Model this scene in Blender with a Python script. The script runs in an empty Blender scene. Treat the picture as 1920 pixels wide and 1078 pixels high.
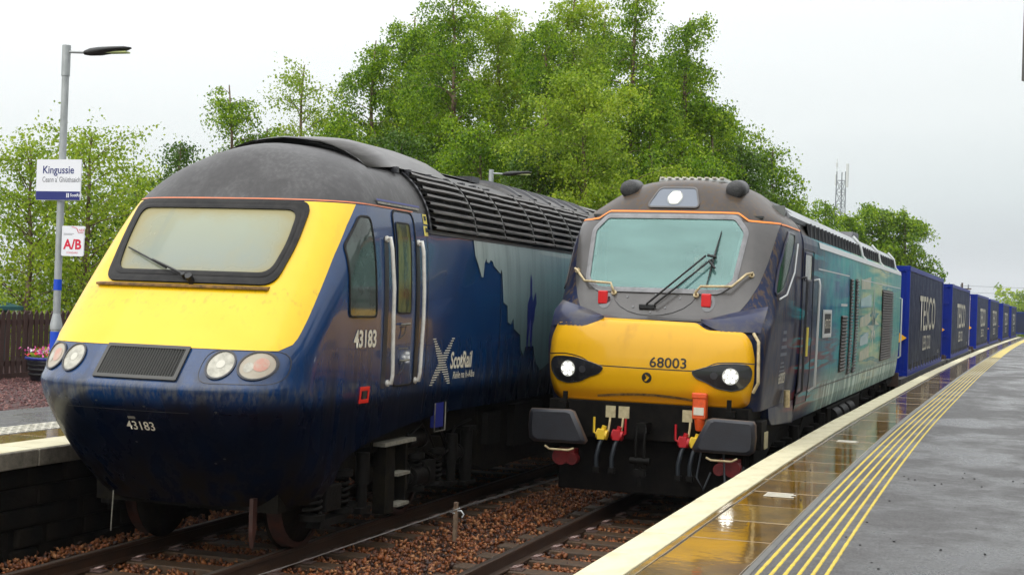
import bpy, bmesh, math, random
import numpy as np
from mathutils import Vector, Matrix
random.seed(7)
SC = bpy.context.scene
COL = SC.collection
R_ = math.radians

# ------------------------------------------------------------------ camera
cam = bpy.data.cameras.new('camera')
camo = bpy.data.objects.new('camera', cam)
COL.objects.link(camo)
SC.camera = camo
YAW, PIT, ROL, FPX = R_(18.555), R_(0.452), 0.035, 2700.0
fw = Vector((-math.sin(YAW)*math.cos(PIT), math.cos(YAW)*math.cos(PIT), math.sin(PIT)))
rt = Vector((math.cos(YAW), math.sin(YAW), 0))
up = rt.cross(fw)
Rv = rt*math.cos(ROL) + up*math.sin(ROL)
Uv = up*math.cos(ROL) - rt*math.sin(ROL)
m3 = Matrix((Rv, Uv, -fw)).transposed()
camo.matrix_world = Matrix.Translation((0, 0, 2.55)) @ m3.to_4x4()
cam.sensor_width = 36
cam.lens = 36*FPX/1920
cam.clip_start = 0.1
cam.clip_end = 9000

# ------------------------------------------------------------------ world (overcast daylight)
SUN_EL, SUN_AZ = R_(48), R_(200)      # azimuth measured from +Y clockwise: light comes from behind the camera
w = bpy.data.worlds.new('World')
SC.world = w
w.use_nodes = True
nt = w.node_tree
nt.nodes.clear()
def N(t, **k):
    n = nt.nodes.new(t)
    for a, b in k.items(): setattr(n, a, b)
    return n
out = N('ShaderNodeOutputWorld'); bg = N('ShaderNodeBackground'); bg.inputs[1].default_value = 0.1
sky = N('ShaderNodeTexSky', sky_type='NISHITA', sun_disc=False, sun_elevation=SUN_EL, sun_rotation=SUN_AZ)
tc = N('ShaderNodeTexCoord'); sep = N('ShaderNodeSeparateXYZ')
nt.links.new(tc.outputs['Generated'], sep.inputs[0])
def math_(op, a, b=None, clamp=False):
    n = N('ShaderNodeMath', operation=op, use_clamp=clamp)
    for i, v in enumerate((a, b)):
        if v is None: continue
        if isinstance(v, (int, float)): n.inputs[i].default_value = v
        else: nt.links.new(v, n.inputs[i])
    return n.outputs[0]
ramp = N('ShaderNodeValToRGB')
zc = math_('MAXIMUM', sep.outputs[2], 0.0)
nz = N('ShaderNodeTexNoise'); nz.inputs['Scale'].default_value = 2.6; nz.inputs['Detail'].default_value = 5
mp = N('ShaderNodeMapping'); mp.inputs['Scale'].default_value = (1, 1, 5)
nt.links.new(tc.outputs['Generated'], mp.inputs[0]); nt.links.new(mp.outputs[0], nz.inputs[0])
nzo = math_('SUBTRACT', nz.outputs[0], 0.5)
# cloud base is brighter away from the hills at the right
azi = math_('MULTIPLY', sep.outputs[0], -0.10)
zz = math_('ADD', math_('ADD', zc, math_('MULTIPLY', nzo, 0.06)), azi, True)
nt.links.new(zz, ramp.inputs[0])
els = ramp.color_ramp.elements
els[0].position = 0.0; els[0].color = (.44, .50, .52, 1)
els[1].position = 1.0; els[1].color = (2.3, 2.35, 2.4, 1)
for p, c in ((.035, (.52, .58, .60, 1)), (.08, (.74, .81, .81, 1)), (.14, (.93, .98, .97, 1)), (.25, (1.15, 1.17, 1.16, 1)), (.6, (1.9, 1.92, 1.95, 1))):
    e = els.new(p); e.color = c
vm = N('ShaderNodeVectorMath', operation='SCALE'); vm.inputs['Scale'].default_value = 10
nt.links.new(ramp.outputs[0], vm.inputs[0])
mx = N('ShaderNodeMix', data_type='RGBA'); mx.inputs['Factor'].default_value = 0.95
nt.links.new(sky.outputs[0], mx.inputs['A']); nt.links.new(vm.outputs[0], mx.inputs['B'])
nt.links.new(mx.outputs['Result'], bg.inputs[0]); nt.links.new(bg.outputs[0], out.inputs[0])

sun = bpy.data.lights.new('sun', 'SUN')
sun.energy = 1.5; sun.angle = R_(80); sun.color = (1, .97, .92)
suno = bpy.data.objects.new('sun', sun); COL.objects.link(suno)
sd = Vector((math.sin(SUN_AZ)*math.cos(SUN_EL), math.cos(SUN_AZ)*math.cos(SUN_EL), math.sin(SUN_EL)))
suno.rotation_euler = sd.to_track_quat('Z', 'Y').to_euler()

SC.view_settings.view_transform = 'Standard'
SC.view_settings.look = 'None'
SC.view_settings.exposure = 0.0
SC.view_settings.gamma = 1.0
SC.view_settings.use_curve_mapping = False
SC.render.engine = 'CYCLES'

# ------------------------------------------------------------------ helpers
def tag(o, label=None, cat=None, group=None, kind=None):
    if label: o['label'] = label
    if cat: o['category'] = cat
    if group: o['group'] = group
    if kind: o['kind'] = kind
    return o
def empty(name, loc=(0, 0, 0), rz=0.0):
    o = bpy.data.objects.new(name, None); COL.objects.link(o)
    o.location = loc; o.rotation_euler = (0, 0, rz); o.empty_display_size = .2
    return o
def copy_tree(o, parent=None):
    c = o.copy(); COL.objects.link(c)
    if parent: c.parent = parent
    for ch in [x for x in SC.objects if x.parent == o] if not o.get('_k') else []: copy_tree(ch, c)
    return c
def mesh_obj(name, vs, fs, mat, parent=None, smooth=False, bevel=0):
    me = bpy.data.meshes.new(name)
    me.from_pydata([tuple(v) for v in vs], [], fs)
    me.update()
    if smooth is True: me.polygons.foreach_set('use_smooth', [True]*len(me.polygons))
    elif isinstance(smooth, list): me.polygons.foreach_set('use_smooth', smooth)
    o = bpy.data.objects.new(name, me); COL.objects.link(o)
    if mat: me.materials.append(mat)
    if parent: o.parent = parent
    if bevel:
        b = o.modifiers.new('bevel', 'BEVEL'); b.width = bevel; b.segments = 2; b.limit_method = 'ANGLE'
    return o
class MB:
    def __init__(s): s.v = []; s.f = []; s.s = []
    def add(s, vs, fs, smooth=False):
        n = len(s.v); s.v += [tuple(v) for v in vs]
        s.f += [tuple(i+n for i in f) for f in fs]; s.s += [smooth]*len(fs); return s
    def box(s, x0, x1, y0, y1, z0, z1, M=None):
        vs = [Vector((x, y, z)) for x in (x0, x1) for y in (y0, y1) for z in (z0, z1)]
        if M: vs = [M @ v for v in vs]
        return s.add(vs, [(0, 1, 3, 2), (4, 6, 7, 5), (0, 4, 5, 1), (2, 3, 7, 6), (0, 2, 6, 4), (1, 5, 7, 3)])
    def cyl(s, p0, p1, r, r2=None, n=14, caps=True):
        p0, p1 = Vector(p0), Vector(p1); r2 = r if r2 is None else r2
        d = (p1-p0).normalized(); a = d.orthogonal().normalized(); b = d.cross(a)
        vs = []
        for p, q in ((p0, r), (p1, r2)):
            vs += [p + a*math.cos(2*math.pi*i/n)*q + b*math.sin(2*math.pi*i/n)*q for i in range(n)]
        s.add(vs, [(i, (i+1) % n, n+(i+1) % n, n+i) for i in range(n)], True)
        if caps:
            s.add(vs[:n], [tuple(range(n))[::-1]]); s.add(vs[n:], [tuple(range(n))])
        return s
    def tube(s, pts, r, n=8, closed=False):
        pts = [Vector(p) for p in pts]; m = len(pts); vs = []; fs = []
        rs = r if isinstance(r, (list, tuple)) else [r]*m
        d0 = (pts[1]-pts[0]).normalized(); a = d0.orthogonal().normalized()
        for i, p in enumerate(pts):
            d = (pts[(i+1) % m] - pts[i-1]) if (closed or 0 < i < m-1) else (pts[min(i+1, m-1)]-pts[max(i-1, 0)])
            d.normalize(); a = (a - d*a.dot(d)).normalized(); b = d.cross(a)
            vs += [p + (a*math.cos(2*math.pi*k/n) + b*math.sin(2*math.pi*k/n))*rs[i] for k in range(n)]
        for i in range(m if closed else m-1):
            j = (i+1) % m
            fs += [(i*n+k, i*n+(k+1) % n, j*n+(k+1) % n, j*n+k) for k in range(n)]
        s.add(vs, fs, True)
        if not closed: s.add(vs[:n], [tuple(range(n))[::-1]]); s.add(vs[-n:], [tuple(range(n))])
        return s
    def prism(s, poly, ax, a, b):
        def P(u, v, w_): return {'x': (w_, u, v), 'y': (u, w_, v), 'z': (u, v, w_)}[ax]
        n = len(poly); vs = [P(u, v, a) for u, v in poly] + [P(u, v, b) for u, v in poly]
        return s.add(vs, [tuple(range(n)), tuple(range(n, 2*n))[::-1]] + [(i, n+i, n+(i+1) % n, (i+1) % n) for i in range(n)])
    def lathe(s, prof, c, ax=(0, 0, 1), n=20):
        c = Vector(c); ax = Vector(ax).normalized(); a = ax.orthogonal().normalized(); b = ax.cross(a); vs = []; fs = []
        for r, h in prof: vs += [c + ax*h + (a*math.cos(2*math.pi*k/n)+b*math.sin(2*math.pi*k/n))*r for k in range(n)]
        for i in range(len(prof)-1): fs += [(i*n+k, i*n+(k+1) % n, (i+1)*n+(k+1) % n, (i+1)*n+k) for k in range(n)]
        return s.add(vs, fs, True)
    def build(s, name, mat, parent=None, bevel=0):
        return mesh_obj(name, s.v, s.f, mat, parent, list(s.s), bevel)
def B(name, mat, parent, *b, bevel=0): return MB().box(*b).build(name, mat, parent, bevel)

def M(name, col, rough=.5, metal=0.0, coat=0.0, var=.0, vs=4.0, vcol=None, stretch=(1, 1, 1), bump=0.0, bs=60.0, spec=.5, rvar=0.0, emit=None, thr=(.4, .65)):
    m = bpy.data.materials.new(name); m.use_nodes = True; t = m.node_tree; p = t.nodes['Principled BSDF']
    p.inputs['Base Color'].default_value = (*col, 1); p.inputs['Roughness'].default_value = rough
    p.inputs['Metallic'].default_value = metal; p.inputs['Specular IOR Level'].default_value = spec
    p.inputs['Coat Weight'].default_value = coat; p.inputs['Coat Roughness'].default_value = .06
    if emit: p.inputs['Emission Color'].default_value = (*emit[:3], 1); p.inputs['Emission Strength'].default_value = emit[3]
    L = t.links.new
    if var or rvar or bump:
        c = t.nodes.new('ShaderNodeTexCoord'); mp_ = t.nodes.new('ShaderNodeMapping'); mp_.inputs['Scale'].default_value = stretch
        L(c.outputs['Object'], mp_.inputs[0])
        n = t.nodes.new('ShaderNodeTexNoise'); n.inputs['Scale'].default_value = vs; n.inputs['Detail'].default_value = 6; n.inputs['Roughness'].default_value = .65
        L(mp_.outputs[0], n.inputs[0])
        mr = t.nodes.new('ShaderNodeMapRange'); mr.inputs[1].default_value = thr[0]; mr.inputs[2].default_value = thr[1]
        L(n.outputs[0], mr.inputs[0])
        if var:
            x = t.nodes.new('ShaderNodeMix'); x.data_type = 'RGBA'
            x.inputs['A'].default_value = (*col, 1); x.inputs['B'].default_value = (*(vcol or tuple(k*.4 for k in col)), 1)
            mm = t.nodes.new('ShaderNodeMath'); mm.operation = 'MULTIPLY'; mm.inputs[1].default_value = var
            L(mr.outputs[0], mm.inputs[0]); L(mm.outputs[0], x.inputs['Factor']); L(x.outputs['Result'], p.inputs['Base Color'])
        if rvar:
            mm = t.nodes.new('ShaderNodeMath'); mm.operation = 'MULTIPLY_ADD'; mm.inputs[1].default_value = rvar; mm.inputs[2].default_value = rough
            L(mr.outputs[0], mm.inputs[0]); L(mm.outputs[0], p.inputs['Roughness'])
        if bump:
            n2 = t.nodes.new('ShaderNodeTexNoise'); n2.inputs['Scale'].default_value = bs; n2.inputs['Detail'].default_value = 3
            L(c.outputs['Object'], n2.inputs[0]); bm = t.nodes.new('ShaderNodeBump'); bm.inputs['Strength'].default_value = bump; bm.inputs['Distance'].default_value = .02
            L(n2.outputs[0], bm.inputs['Height']); L(bm.outputs[0], p.inputs['Normal'])
    return m
def text_obj(name, s, size, mat, parent, fn, shear=0.0, sx=1.0, align='CENTER', ext=0.0, bold=0.0, space=1.0):
    """built-in font outline turned into a mesh; fn maps (u, v, w) of the lettering to a point"""
    c = bpy.data.curves.new('lettering', 'FONT'); c.body = s; c.size = size; c.align_x = align; c.align_y = 'BOTTOM_BASELINE'
    c.shear = shear; c.extrude = ext; c.offset = bold; c.resolution_u = 3; c.space_character = space
    o = bpy.data.objects.new('lettering', c); COL.objects.link(o)
    dg = bpy.context.evaluated_depsgraph_get(); me = bpy.data.meshes.new_from_object(o.evaluated_get(dg))
    bpy.data.objects.remove(o); bpy.data.curves.remove(c)
    for v in me.vertices: v.co = fn(v.co.x*sx, v.co.y, v.co.z)
    me.materials.clear(); me.materials.append(mat); me.name = name
    r = bpy.data.objects.new(name, me); COL.objects.link(r); r.parent = parent
    return r

# piecewise alignment of the line: it bends to the right beyond the station
SL = [(10, 0), (25, .025), (60, .03), (100, .04), (150, .045)]
def delta(y):
    if y <= 10: return 0.0
    d = 0.0
    for (a, s0), (b, s1) in zip(SL, SL[1:]):
        if y <= b:
            f = (y-a)/(b-a); return d + (y-a)*(s0 + (s0 + (s1-s0)*f))/2
        d += (b-a)*(s0+s1)/2
    return d + (y-150)*.045
def zg(y): return -.003*max(0, y-40)
def lin(t,pts):
    if t<=pts[0][0]: return pts[0][1]
    for (a,b),(c,d) in zip(pts,pts[1:]):
        if t<=c: return b+(d-b)*(t-a)/(c-a)
    return pts[-1][1]
def cr(t,pts):
    # monotone-ish cubic (Catmull-Rom) interpolation
    n=len(pts)
    if t<=pts[0][0]: return pts[0][1]
    if t>=pts[-1][0]: return pts[-1][1]
    for i in range(n-1):
        if t<=pts[i+1][0]: break
    (x0,y0),(x1,y1)=pts[i],pts[i+1]
    def sl(k):
        if k<=0: return (pts[1][1]-pts[0][1])/(pts[1][0]-pts[0][0])
        if k>=n-1: return (pts[-1][1]-pts[-2][1])/(pts[-1][0]-pts[-2][0])
        a=(pts[k][1]-pts[k-1][1])/(pts[k][0]-pts[k-1][0]);b=(pts[k+1][1]-pts[k][1])/(pts[k+1][0]-pts[k][0])
        return 0 if a*b<=0 else 2*a*b/(a+b)
    h=x1-x0;s=(t-x0)/h;m0,m1=sl(i)*h,sl(i+1)*h
    return (2*s**3-3*s*s+1)*y0+(s**3-2*s*s+s)*m0+(-2*s**3+3*s*s)*y1+(s**3-s*s)*m1
# local coords: x across from centre, y back from nose tip
class H:
    E=(17.0, 17.6)
    O=(-7.35,11.2)
    W=[(.2,1.07),(.5,1.2),(.9,1.30),(1.3,1.34),(1.65,1.37),(2.4,1.38),(3.0,1.36),(3.45,1.29),(3.7,1.17),(3.9,.97),(4.03,.72),(4.12,.4),(4.15,.02)]
    Y=[(.2,1.1),(.56,.80),(1.0,.40),(1.3,.16),(1.55,.02),(1.65,0),(1.72,.06),(2.0,.30),(3.3,1.42),(3.45,1.54),(3.7,1.75),(3.9,1.96),(4.03,2.15),(4.12,2.5),(4.15,3.1)]
    D=[(.2,1.1),(1.0,.95),(1.65,.95),(2.0,.8),(3.3,.8),(3.45,.8),(3.8,.9),(4.15,1.2)]
    P=[(.2,2.6),(1.65,2.8),(2.0,2.9),(3.3,2.9),(3.6,2.6),(4.15,2.)]
class LK:
    E=(3.0, 3.02)
    O=(-3.90,16.8)
    W=[(.9,1.22),(1.4,1.3),(1.8,1.34),(2.4,1.37),(3.4,1.36),(3.62,1.31),(3.85,1.08),(4.05,.83),(4.14,.66),(4.2,.3),(4.21,.02)]
    Y=[(.9,.1),(1.35,.1),(1.55,.03),(1.75,0),(2.0,.02),(2.31,.12),(2.4,.28),(3.65,1.08),(3.85,1.24),(4.05,1.45),(4.14,1.6),(4.2,1.9),(4.21,2.2)]
    D=[(.9,.4),(2.0,.4),(2.31,.5),(2.5,.6),(3.6,.7),(4.2,.8)]
    P=[(.9,3.4),(2.0,3.4),(2.4,3.2),(3.6,3.),(4.2,2.4)]
def prm(S,z): return cr(z,S.W),cr(z,S.Y),cr(z,S.D),cr(z,S.P)
def fimp(S,x,y,z):
    if z>S.W[-1][0] or z<.2: return 1
    w,y0,d,p=prm(S,z)
    if y<y0: return 1+(y0-y)
    q=max(0,(d-(y-y0))/d)
    return (abs(x)/w)**p+q**p-1
def YF(S,x,z):
    w,y0,d,p=prm(S,z);a=min(1,abs(x)/w)
    return y0+d*(1-(1-a**p)**(1/p))
def XS(S,y,z,sg=1):
    w,y0,d,p=prm(S,z);q=(d-(y-y0))/d
    if q<=0: return sg*w
    return sg*w*max(0,1-min(1,q)**p)**(1/p)
# ------------------------------------------------------------------ materials
m_ballbase = M('ballast_bed', (.10, .045, .02), .8, var=1, vs=30, vcol=(.02, .012, .01), bump=.6, bs=45)
m_rail = M('rust_rail', (.045, .021, .010), .5, var=.8, vs=9, vcol=(.02, .012, .008), stretch=(1, .3, 1), bump=.2)
m_railtop = M('rail_head', (.16, .13, .11), .28, metal=.7, var=.5, vs=6, vcol=(.1, .05, .02), stretch=(1, .1, 1))
m_sleeper = M('sleeper', (.05, .032, .018), .6, var=.8, vs=14, vcol=(.10, .05, .02), bump=.4, bs=40)
m_clip = M('rail_clip', (.30, .22, .20), .35, metal=.6, var=.6, vs=30, vcol=(.10, .04, .02))
m_white_edge = M('white_edge_paint', (.68, .63, .42), .4, var=.55, vs=3, vcol=(.40, .35, .20), bump=.1, bs=70, rvar=.2, stretch=(1, .5, 1))
m_concrete = M('concrete', (.30, .27, .21), .6, var=.8, vs=4, vcol=(.08, .07, .05), bump=.4, bs=40)
m_grime = M('dark_wall', (.014, .011, .008), .8, spec=.1, var=1, vs=3, vcol=(.005, .005, .004), bump=.5, bs=14)
m_galv = M('galvanised', (.42, .44, .44), .42, metal=.35, var=.7, vs=8, vcol=(.26, .28, .28), stretch=(1, 1, .5))
m_blueband = M('blue_band', (.01, .07, .55), .35)
m_blackp = M('black_plastic', (.012, .012, .012), .5)
m_white = M('white_sign', (.80, .81, .84), .3)
m_navy = M('navy_print', (.01, .018, .16), .4)
m_grayprint = M('grey_print', (.16, .16, .18), .4)
m_redprint = M('red_print', (.65, .01, .05), .4)
m_wood = M('stained_timber', (.050, .018, .012), .65, var=.8, vs=6, vcol=(.02, .008, .006), stretch=(4, 4, .5), bump=.3, bs=30)
m_tactile = M('yellow_rib', (.62, .46, .025), .42, var=.6, vs=7, vcol=(.36, .27, .05))
m_tact_white = M('white_stud', (.66, .63, .52), .4, var=.5, vs=6, vcol=(.4, .36, .25))

def wet_asphalt():
    m = bpy.data.materials.new('wet_asphalt'); m.use_nodes = True; t = m.node_tree; p = t.nodes['Principled BSDF']; L = t.links.new
    c = t.nodes.new('ShaderNodeTexCoord')
    def noise(sc, st=(1, 1, 1), d=5, r=.6, rot=0):
        q = t.nodes.new('ShaderNodeMapping'); q.inputs['Scale'].default_value = st; q.inputs['Rotation'].default_value = (0, 0, rot); L(c.outputs['Object'], q.inputs[0])
        n = t.nodes.new('ShaderNodeTexNoise'); n.inputs['Scale'].default_value = sc; n.inputs['Detail'].default_value = d; n.inputs['Roughness'].default_value = r
        L(q.outputs[0], n.inputs[0]); return n.outputs[0]
    def mr(x, a, b, e=0., f=1.):
        n = t.nodes.new('ShaderNodeMapRange'); n.inputs[1].default_value = a; n.inputs[2].default_value = b; n.inputs[3].default_value = e; n.inputs[4].default_value = f
        L(x, n.inputs[0]); return n.outputs[0]
    def mixc(f, a, b):
        x = t.nodes.new('ShaderNodeMix'); x.data_type = 'RGBA'; L(f, x.inputs['Factor'])
        for k, v in (('A', a), ('B', b)):
            if isinstance(v, tuple): x.inputs[k].default_value = (*v, 1)
            else: L(v, x.inputs[k])
        return x.outputs['Result']
    big = noise(.75, (1, .75, 1), 7, .66, .3)       # damp and standing water lie in long shallow bands
    grain = noise(60, d=3, r=.85); mid = noise(9, d=5, r=.75)
    col = mixc(mr(big, .38, .62), (.072, .068, .066), (.036, .034, .034))
    spk = mixc(mr(grain, .42, .66), (.008, .008, .008), (.22, .215, .21))
    x = t.nodes.new('ShaderNodeMix'); x.data_type = 'RGBA'; x.inputs['Factor'].default_value = .5; L(col, x.inputs['A']); L(spk, x.inputs['B'])
    L(x.outputs['Result'], p.inputs['Base Color'])
    p.inputs['Specular IOR Level'].default_value = .42
    a = mr(big, .44, .60, .56, .20)
    b = t.nodes.new('ShaderNodeMath'); b.operation = 'ADD'; L(a, b.inputs[0]); L(mr(mid, .3, .7, -.06, .14), b.inputs[1]); L(b.outputs[0], p.inputs['Roughness'])
    bm = t.nodes.new('ShaderNodeBump'); bm.inputs['Distance'].default_value = .012; L(mr(big, .44, .60, 1.0, .55), bm.inputs['Strength']); L(grain, bm.inputs['Height']); L(bm.outputs[0], p.inputs['Normal'])
    return m
m_asph = wet_asphalt()
m_asph2 = M('old_asphalt_patch', (.13, .115, .11), .45, var=.8, vs=5, vcol=(.07, .06, .06), bump=.8, bs=90, rvar=-.15)
m_slab = M('wet_paving', (.21, .115, .014), .035, var=.9, vs=2.2, vcol=(.07, .045, .015), bump=.035, bs=9, rvar=.05, spec=.9)
m_slab2 = M('wet_paving_pale', (.25, .155, .035), .05, var=.9, vs=2.2, vcol=(.09, .06, .02), bump=.05, bs=9, rvar=.12, spec=.8)
m_joint = M('wet_joint', (.13, .125, .11), .35, var=.6, vs=4, vcol=(.06, .06, .055))
m_grass = M('grass_ground', (.06, .10, .02), .9, var=1, vs=2, vcol=(.03, .05, .012), bump=.8, bs=8)

# ------------------------------------------------------------------ the ground and the track bed
S = lambda o: tag(o, kind='structure')
def sheet(name, mat, xa, xb, ys, z, kind='structure', parent=None, follow=True):
    vs = []; fs = []
    for i, y in enumerate(ys):
        d = delta(y) if follow else 0
        vs += [(xa+d, y, z+(zg(y) if follow else 0)), (xb+d, y, z+(zg(y) if follow else 0))]
        if i: fs.append((2*i-2, 2*i-1, 2*i+1, 2*i))
    o = mesh_obj(name, vs, fs, mat, parent)
    if kind: o['kind'] = kind
    return o
YS = [-6 + 2*i for i in range(84)]
g = mesh_obj('ground', [(-4000, -3000, -1.2), (4000, -3000, -1.2), (4000, 6000, -1.2), (-4000, 6000, -1.2)], [(0, 1, 2, 3)], m_grass); S(g)
sheet('track_bed', m_ballbase, -9.4, -2.0, YS, -.245)

def numpy_mesh(name, V, Fq, mat, attr=None):
    """V (n,3), Fq (m,k) faces of equal size"""
    me = bpy.data.meshes.new(name); n, k = Fq.shape
    me.vertices.add(len(V)); me.vertices.foreach_set('co', V.astype(np.float32).ravel())
    me.loops.add(n*k); me.loops.foreach_set('vertex_index', Fq.astype(np.int32).ravel())
    me.polygons.add(n); me.polygons.foreach_set('loop_start', np.arange(0, n*k, k, dtype=np.int32)); me.polygons.foreach_set('loop_total', np.full(n, k, dtype=np.int32))
    me.update(calc_edges=True); me.materials.append(mat)
    o = bpy.data.objects.new(name, me); COL.objects.link(o); return o
def stone_mat(name, cols, rough=.6):
    m = bpy.data.materials.new(name); m.use_nodes = True; t = m.node_tree; p = t.nodes['Principled BSDF']; L = t.links.new
    g_ = t.nodes.new('ShaderNodeNewGeometry'); r = t.nodes.new('ShaderNodeValToRGB'); r.color_ramp.interpolation = 'CONSTANT'
    L(g_.outputs['Random Per Island'], r.inputs[0])
    e = r.color_ramp.elements; e[0].color = (*cols[0], 1); e[1].position = 1/len(cols); e[1].color = (*cols[1], 1)
    for i, c in enumerate(cols[2:], 2): k = e.new(i/len(cols)); k.color = (*c, 1)
    L(r.outputs[0], p.inputs['Base Color']); p.inputs['Roughness'].default_value = rough
    return m
def stones(name, n, xr, yr, zf, size, mat, seed, ypow=1.0):
    rg = np.random.default_rng(seed)
    base = np.array([(1, 0, 0), (-1, 0, 0), (0, 1, 0), (0, -1, 0), (0, 0, 1), (0, 0, -1)], float)
    F = np.array([(0, 2, 4), (2, 1, 4), (1, 3, 4), (3, 0, 4), (2, 0, 5), (1, 2, 5), (3, 1, 5), (0, 3, 5)])
    x = rg.uniform(*xr, n); y = yr[0] + (yr[1]-yr[0])*rg.random(n)**ypow
    sz = size*rg.uniform(.55, 1.35, n)
    V = base[None]*(1+rg.uniform(-.45, .35, (n, 6, 1))) + rg.uniform(-.25, .25, (n, 6, 3))
    V *= sz[:, None, None]*np.array([1, .8, .6])
    q = rg.normal(size=(n, 4)); q /= np.linalg.norm(q, axis=1)[:, None]; a, b, c, d = q.T
    Rm = np.stack([1-2*(c*c+d*d), 2*(b*c-a*d), 2*(b*d+a*c), 2*(b*c+a*d), 1-2*(b*b+d*d), 2*(c*d-a*b), 2*(b*d-a*c), 2*(c*d+a*b), 1-2*(b*b+c*c)], 1).reshape(n, 3, 3)
    V = np.einsum('nij,nkj->nki', Rm, V)
    z = zf(x, y, rg)
    V += np.stack([x + np.array([delta(k) for k in y]), y, z], 1)[:, None]
    Fq = (F[None] + (np.arange(n)*6)[:, None, None]).reshape(-1, 3)
    o = numpy_mesh(name, V.reshape(-1, 3), Fq, mat); return tag(o, kind='stuff')
m_stone = stone_mat('ballast_stones', [(.20, .062, .014), (.27, .10, .028), (.09, .028, .009), (.34, .15, .055), (.13, .038, .011), (.25, .072, .016), (.035, .014, .008), (.16, .05, .013)], .55)
m_stone2 = stone_mat('red_gravel', [(.12, .045, .04), (.17, .07, .06), (.07, .025, .022), (.24, .12, .10), (.09, .03, .03), (.14, .05, .05)], .6)
def zball(x, y, rg):
    d = np.minimum(np.minimum(abs(x+7.35), abs(x+3.85)), 9)
    return -.205 + np.where(d > 1.28, .05, 0) + rg.uniform(-.035, .02, len(x))
tag(stones('ballast', 46000, (-9.2, -2.3), (7.5, 24), zball, .032, m_stone, 3, 1.3), 'wet rust coloured ballast stones between and beside the rails', 'ballast', kind='stuff')

def rail_part(parent, xc, name='rail'):
    prof = [(-.07, -.159), (.07, -.159), (.07, -.147), (.014, -.13), (.014, -.045), (.035, -.035), (.035, -.006), (.026, 0), (-.026, 0), (-.035, -.006), (-.035, -.035), (-.014, -.045), (-.014, -.13), (-.07, -.147)]
    ys = [4+1.5*i for i in range(20)] + [36+4*i for i in range(30)]
    vs = []; fs = []; n = len(prof)
    for i, y in enumerate(ys):
        vs += [(xc+delta(y)+a, y, zg(y)+b) for a, b in prof]
        if i: fs += [((i-1)*n+k, (i-1)*n+(k+1) % n, i*n+(k+1) % n, i*n+k) for k in range(n)]
    o = mesh_obj(name, vs, fs, m_rail, parent)
    o.data.materials.append(m_railtop)
    for i, f in enumerate(fs):
        if i % n == 7: o.data.polygons[i].material_index = 1
    return o
def track(xc, label, nsl):
    t = empty('railway_track', (0, 0, 0)); tag(t, kind='structure')
    for s in (-1, 1): rail_part(t, xc + s*.753)
    sl = None; cl = None
    for i in range(nsl):
        y = 6.3 + .68*i
        if sl is None:
            sl = MB().box(-1.28, 1.28, -.125, .125, -.30, -.165).build('sleeper', m_sleeper, t, .01); o = sl
        else: o = sl.copy(); COL.objects.link(o)
        o.location = (xc+delta(y), y, random.uniform(-.004, .004))
        if i < 22:
            for sx in (-.753, .753):
                for k in (-1, 1):
                    if cl is None:
                        pts = [(-.035, 0, .0), (.03, .0, .012), (.075, .012, .03), (.09, .05, .035), (.06, .075, .03), (.01, .07, .015), (-.02, .05, .005)]
                        cl = MB().tube(pts, .011, 6).box(-.03, .11, -.04, .09, -.012, -.002).build('rail_clip', m_clip, t); q = cl
                    else: q = cl.copy(); COL.objects.link(q)
                    q.location = (xc+sx+k*.085+delta(y), y-.02, -.150); q.rotation_euler = (0, 0, 0 if k > 0 else math.pi)
    return t
track(-7.35, 'left', 26); track(-3.85, 'right', 26)

# ------------------------------------------------------------------ near platform on the right
pl = empty('platform'); S(pl)
PY = [-4+1.5*i for i in range(30)] + [42+3*i for i in range(36)]
def ribbon(name, mat, xa, xb, z0, z1, parent, ys=PY, xo=(0, 0)):
    vs = []; fs = []
    for i, y in enumerate(ys):
        d = delta(y); q = zg(y)
        vs += [(xa+d, y, q+z1), (xb+d, y, q+z1), (xb+d, y, q+z0), (xa+d, y, q+z0)]
        if i: fs += [(4*i-4+k, 4*i-4+(k+1) % 4, 4*i+(k+1) % 4, 4*i+k) for k in range(4)]
    return mesh_obj(name, vs, fs, mat, parent)
ribbon('platform_base', m_grime, -2.20, 14.0, -1.2, .86, pl)
ribbon('edge_joint', m_joint, -2.33, -1.36, .85, .903, pl)
asx = ribbon('asphalt_surface', m_asph, -1.40, 14.0, .87, .913, pl)
ribbon('asphalt_kerb', m_joint, -1.418, -1.375, .88, .9165, pl)
# coping and paving slabs, one by one
def slab_row(x0, x1, top, mat, name, ya, yb, L=.93, gap=.018, tilt=.0022):
    y = ya; base = {}
    while y < yb:
        ln = L; k = random.choice(mat)
        if k not in base:
            base[k] = MB().box(x0, x1, gap/2, ln-gap/2, -.07, 0).build(name, k, pl, .006); o = base[k]
        else: o = base[k].copy(); COL.objects.link(o)
        a = (delta(y+ln)-delta(y))/ln
        o.location = (delta(y), y, top+zg(y)+random.uniform(-tilt, tilt)); o.rotation_euler = (random.uniform(-.0012, .0012), random.uniform(-.001, .001), -a)
        y += ln
slab_row(-2.34, -2.068, .921, [m_white_edge], 'coping_stone', 6.4, 60)
slab_row(-2.058, -2.008, .917, [m_slab2], 'edge_strip', 6.4, 60, 1.86)
slab_row(-1.998, -1.425, .915, [m_slab, m_slab, m_slab2], 'paving_slab', 6.4, 60)
ribbon('coping_stone', m_white_edge, -2.34, -2.03, .87, .921, pl, [60.2+3*i for i in range(30)])
ribbon('paving_slab', m_slab2, -1.998, -1.425, .87, .915, pl, [60.2+3*i for i in range(30)])
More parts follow.
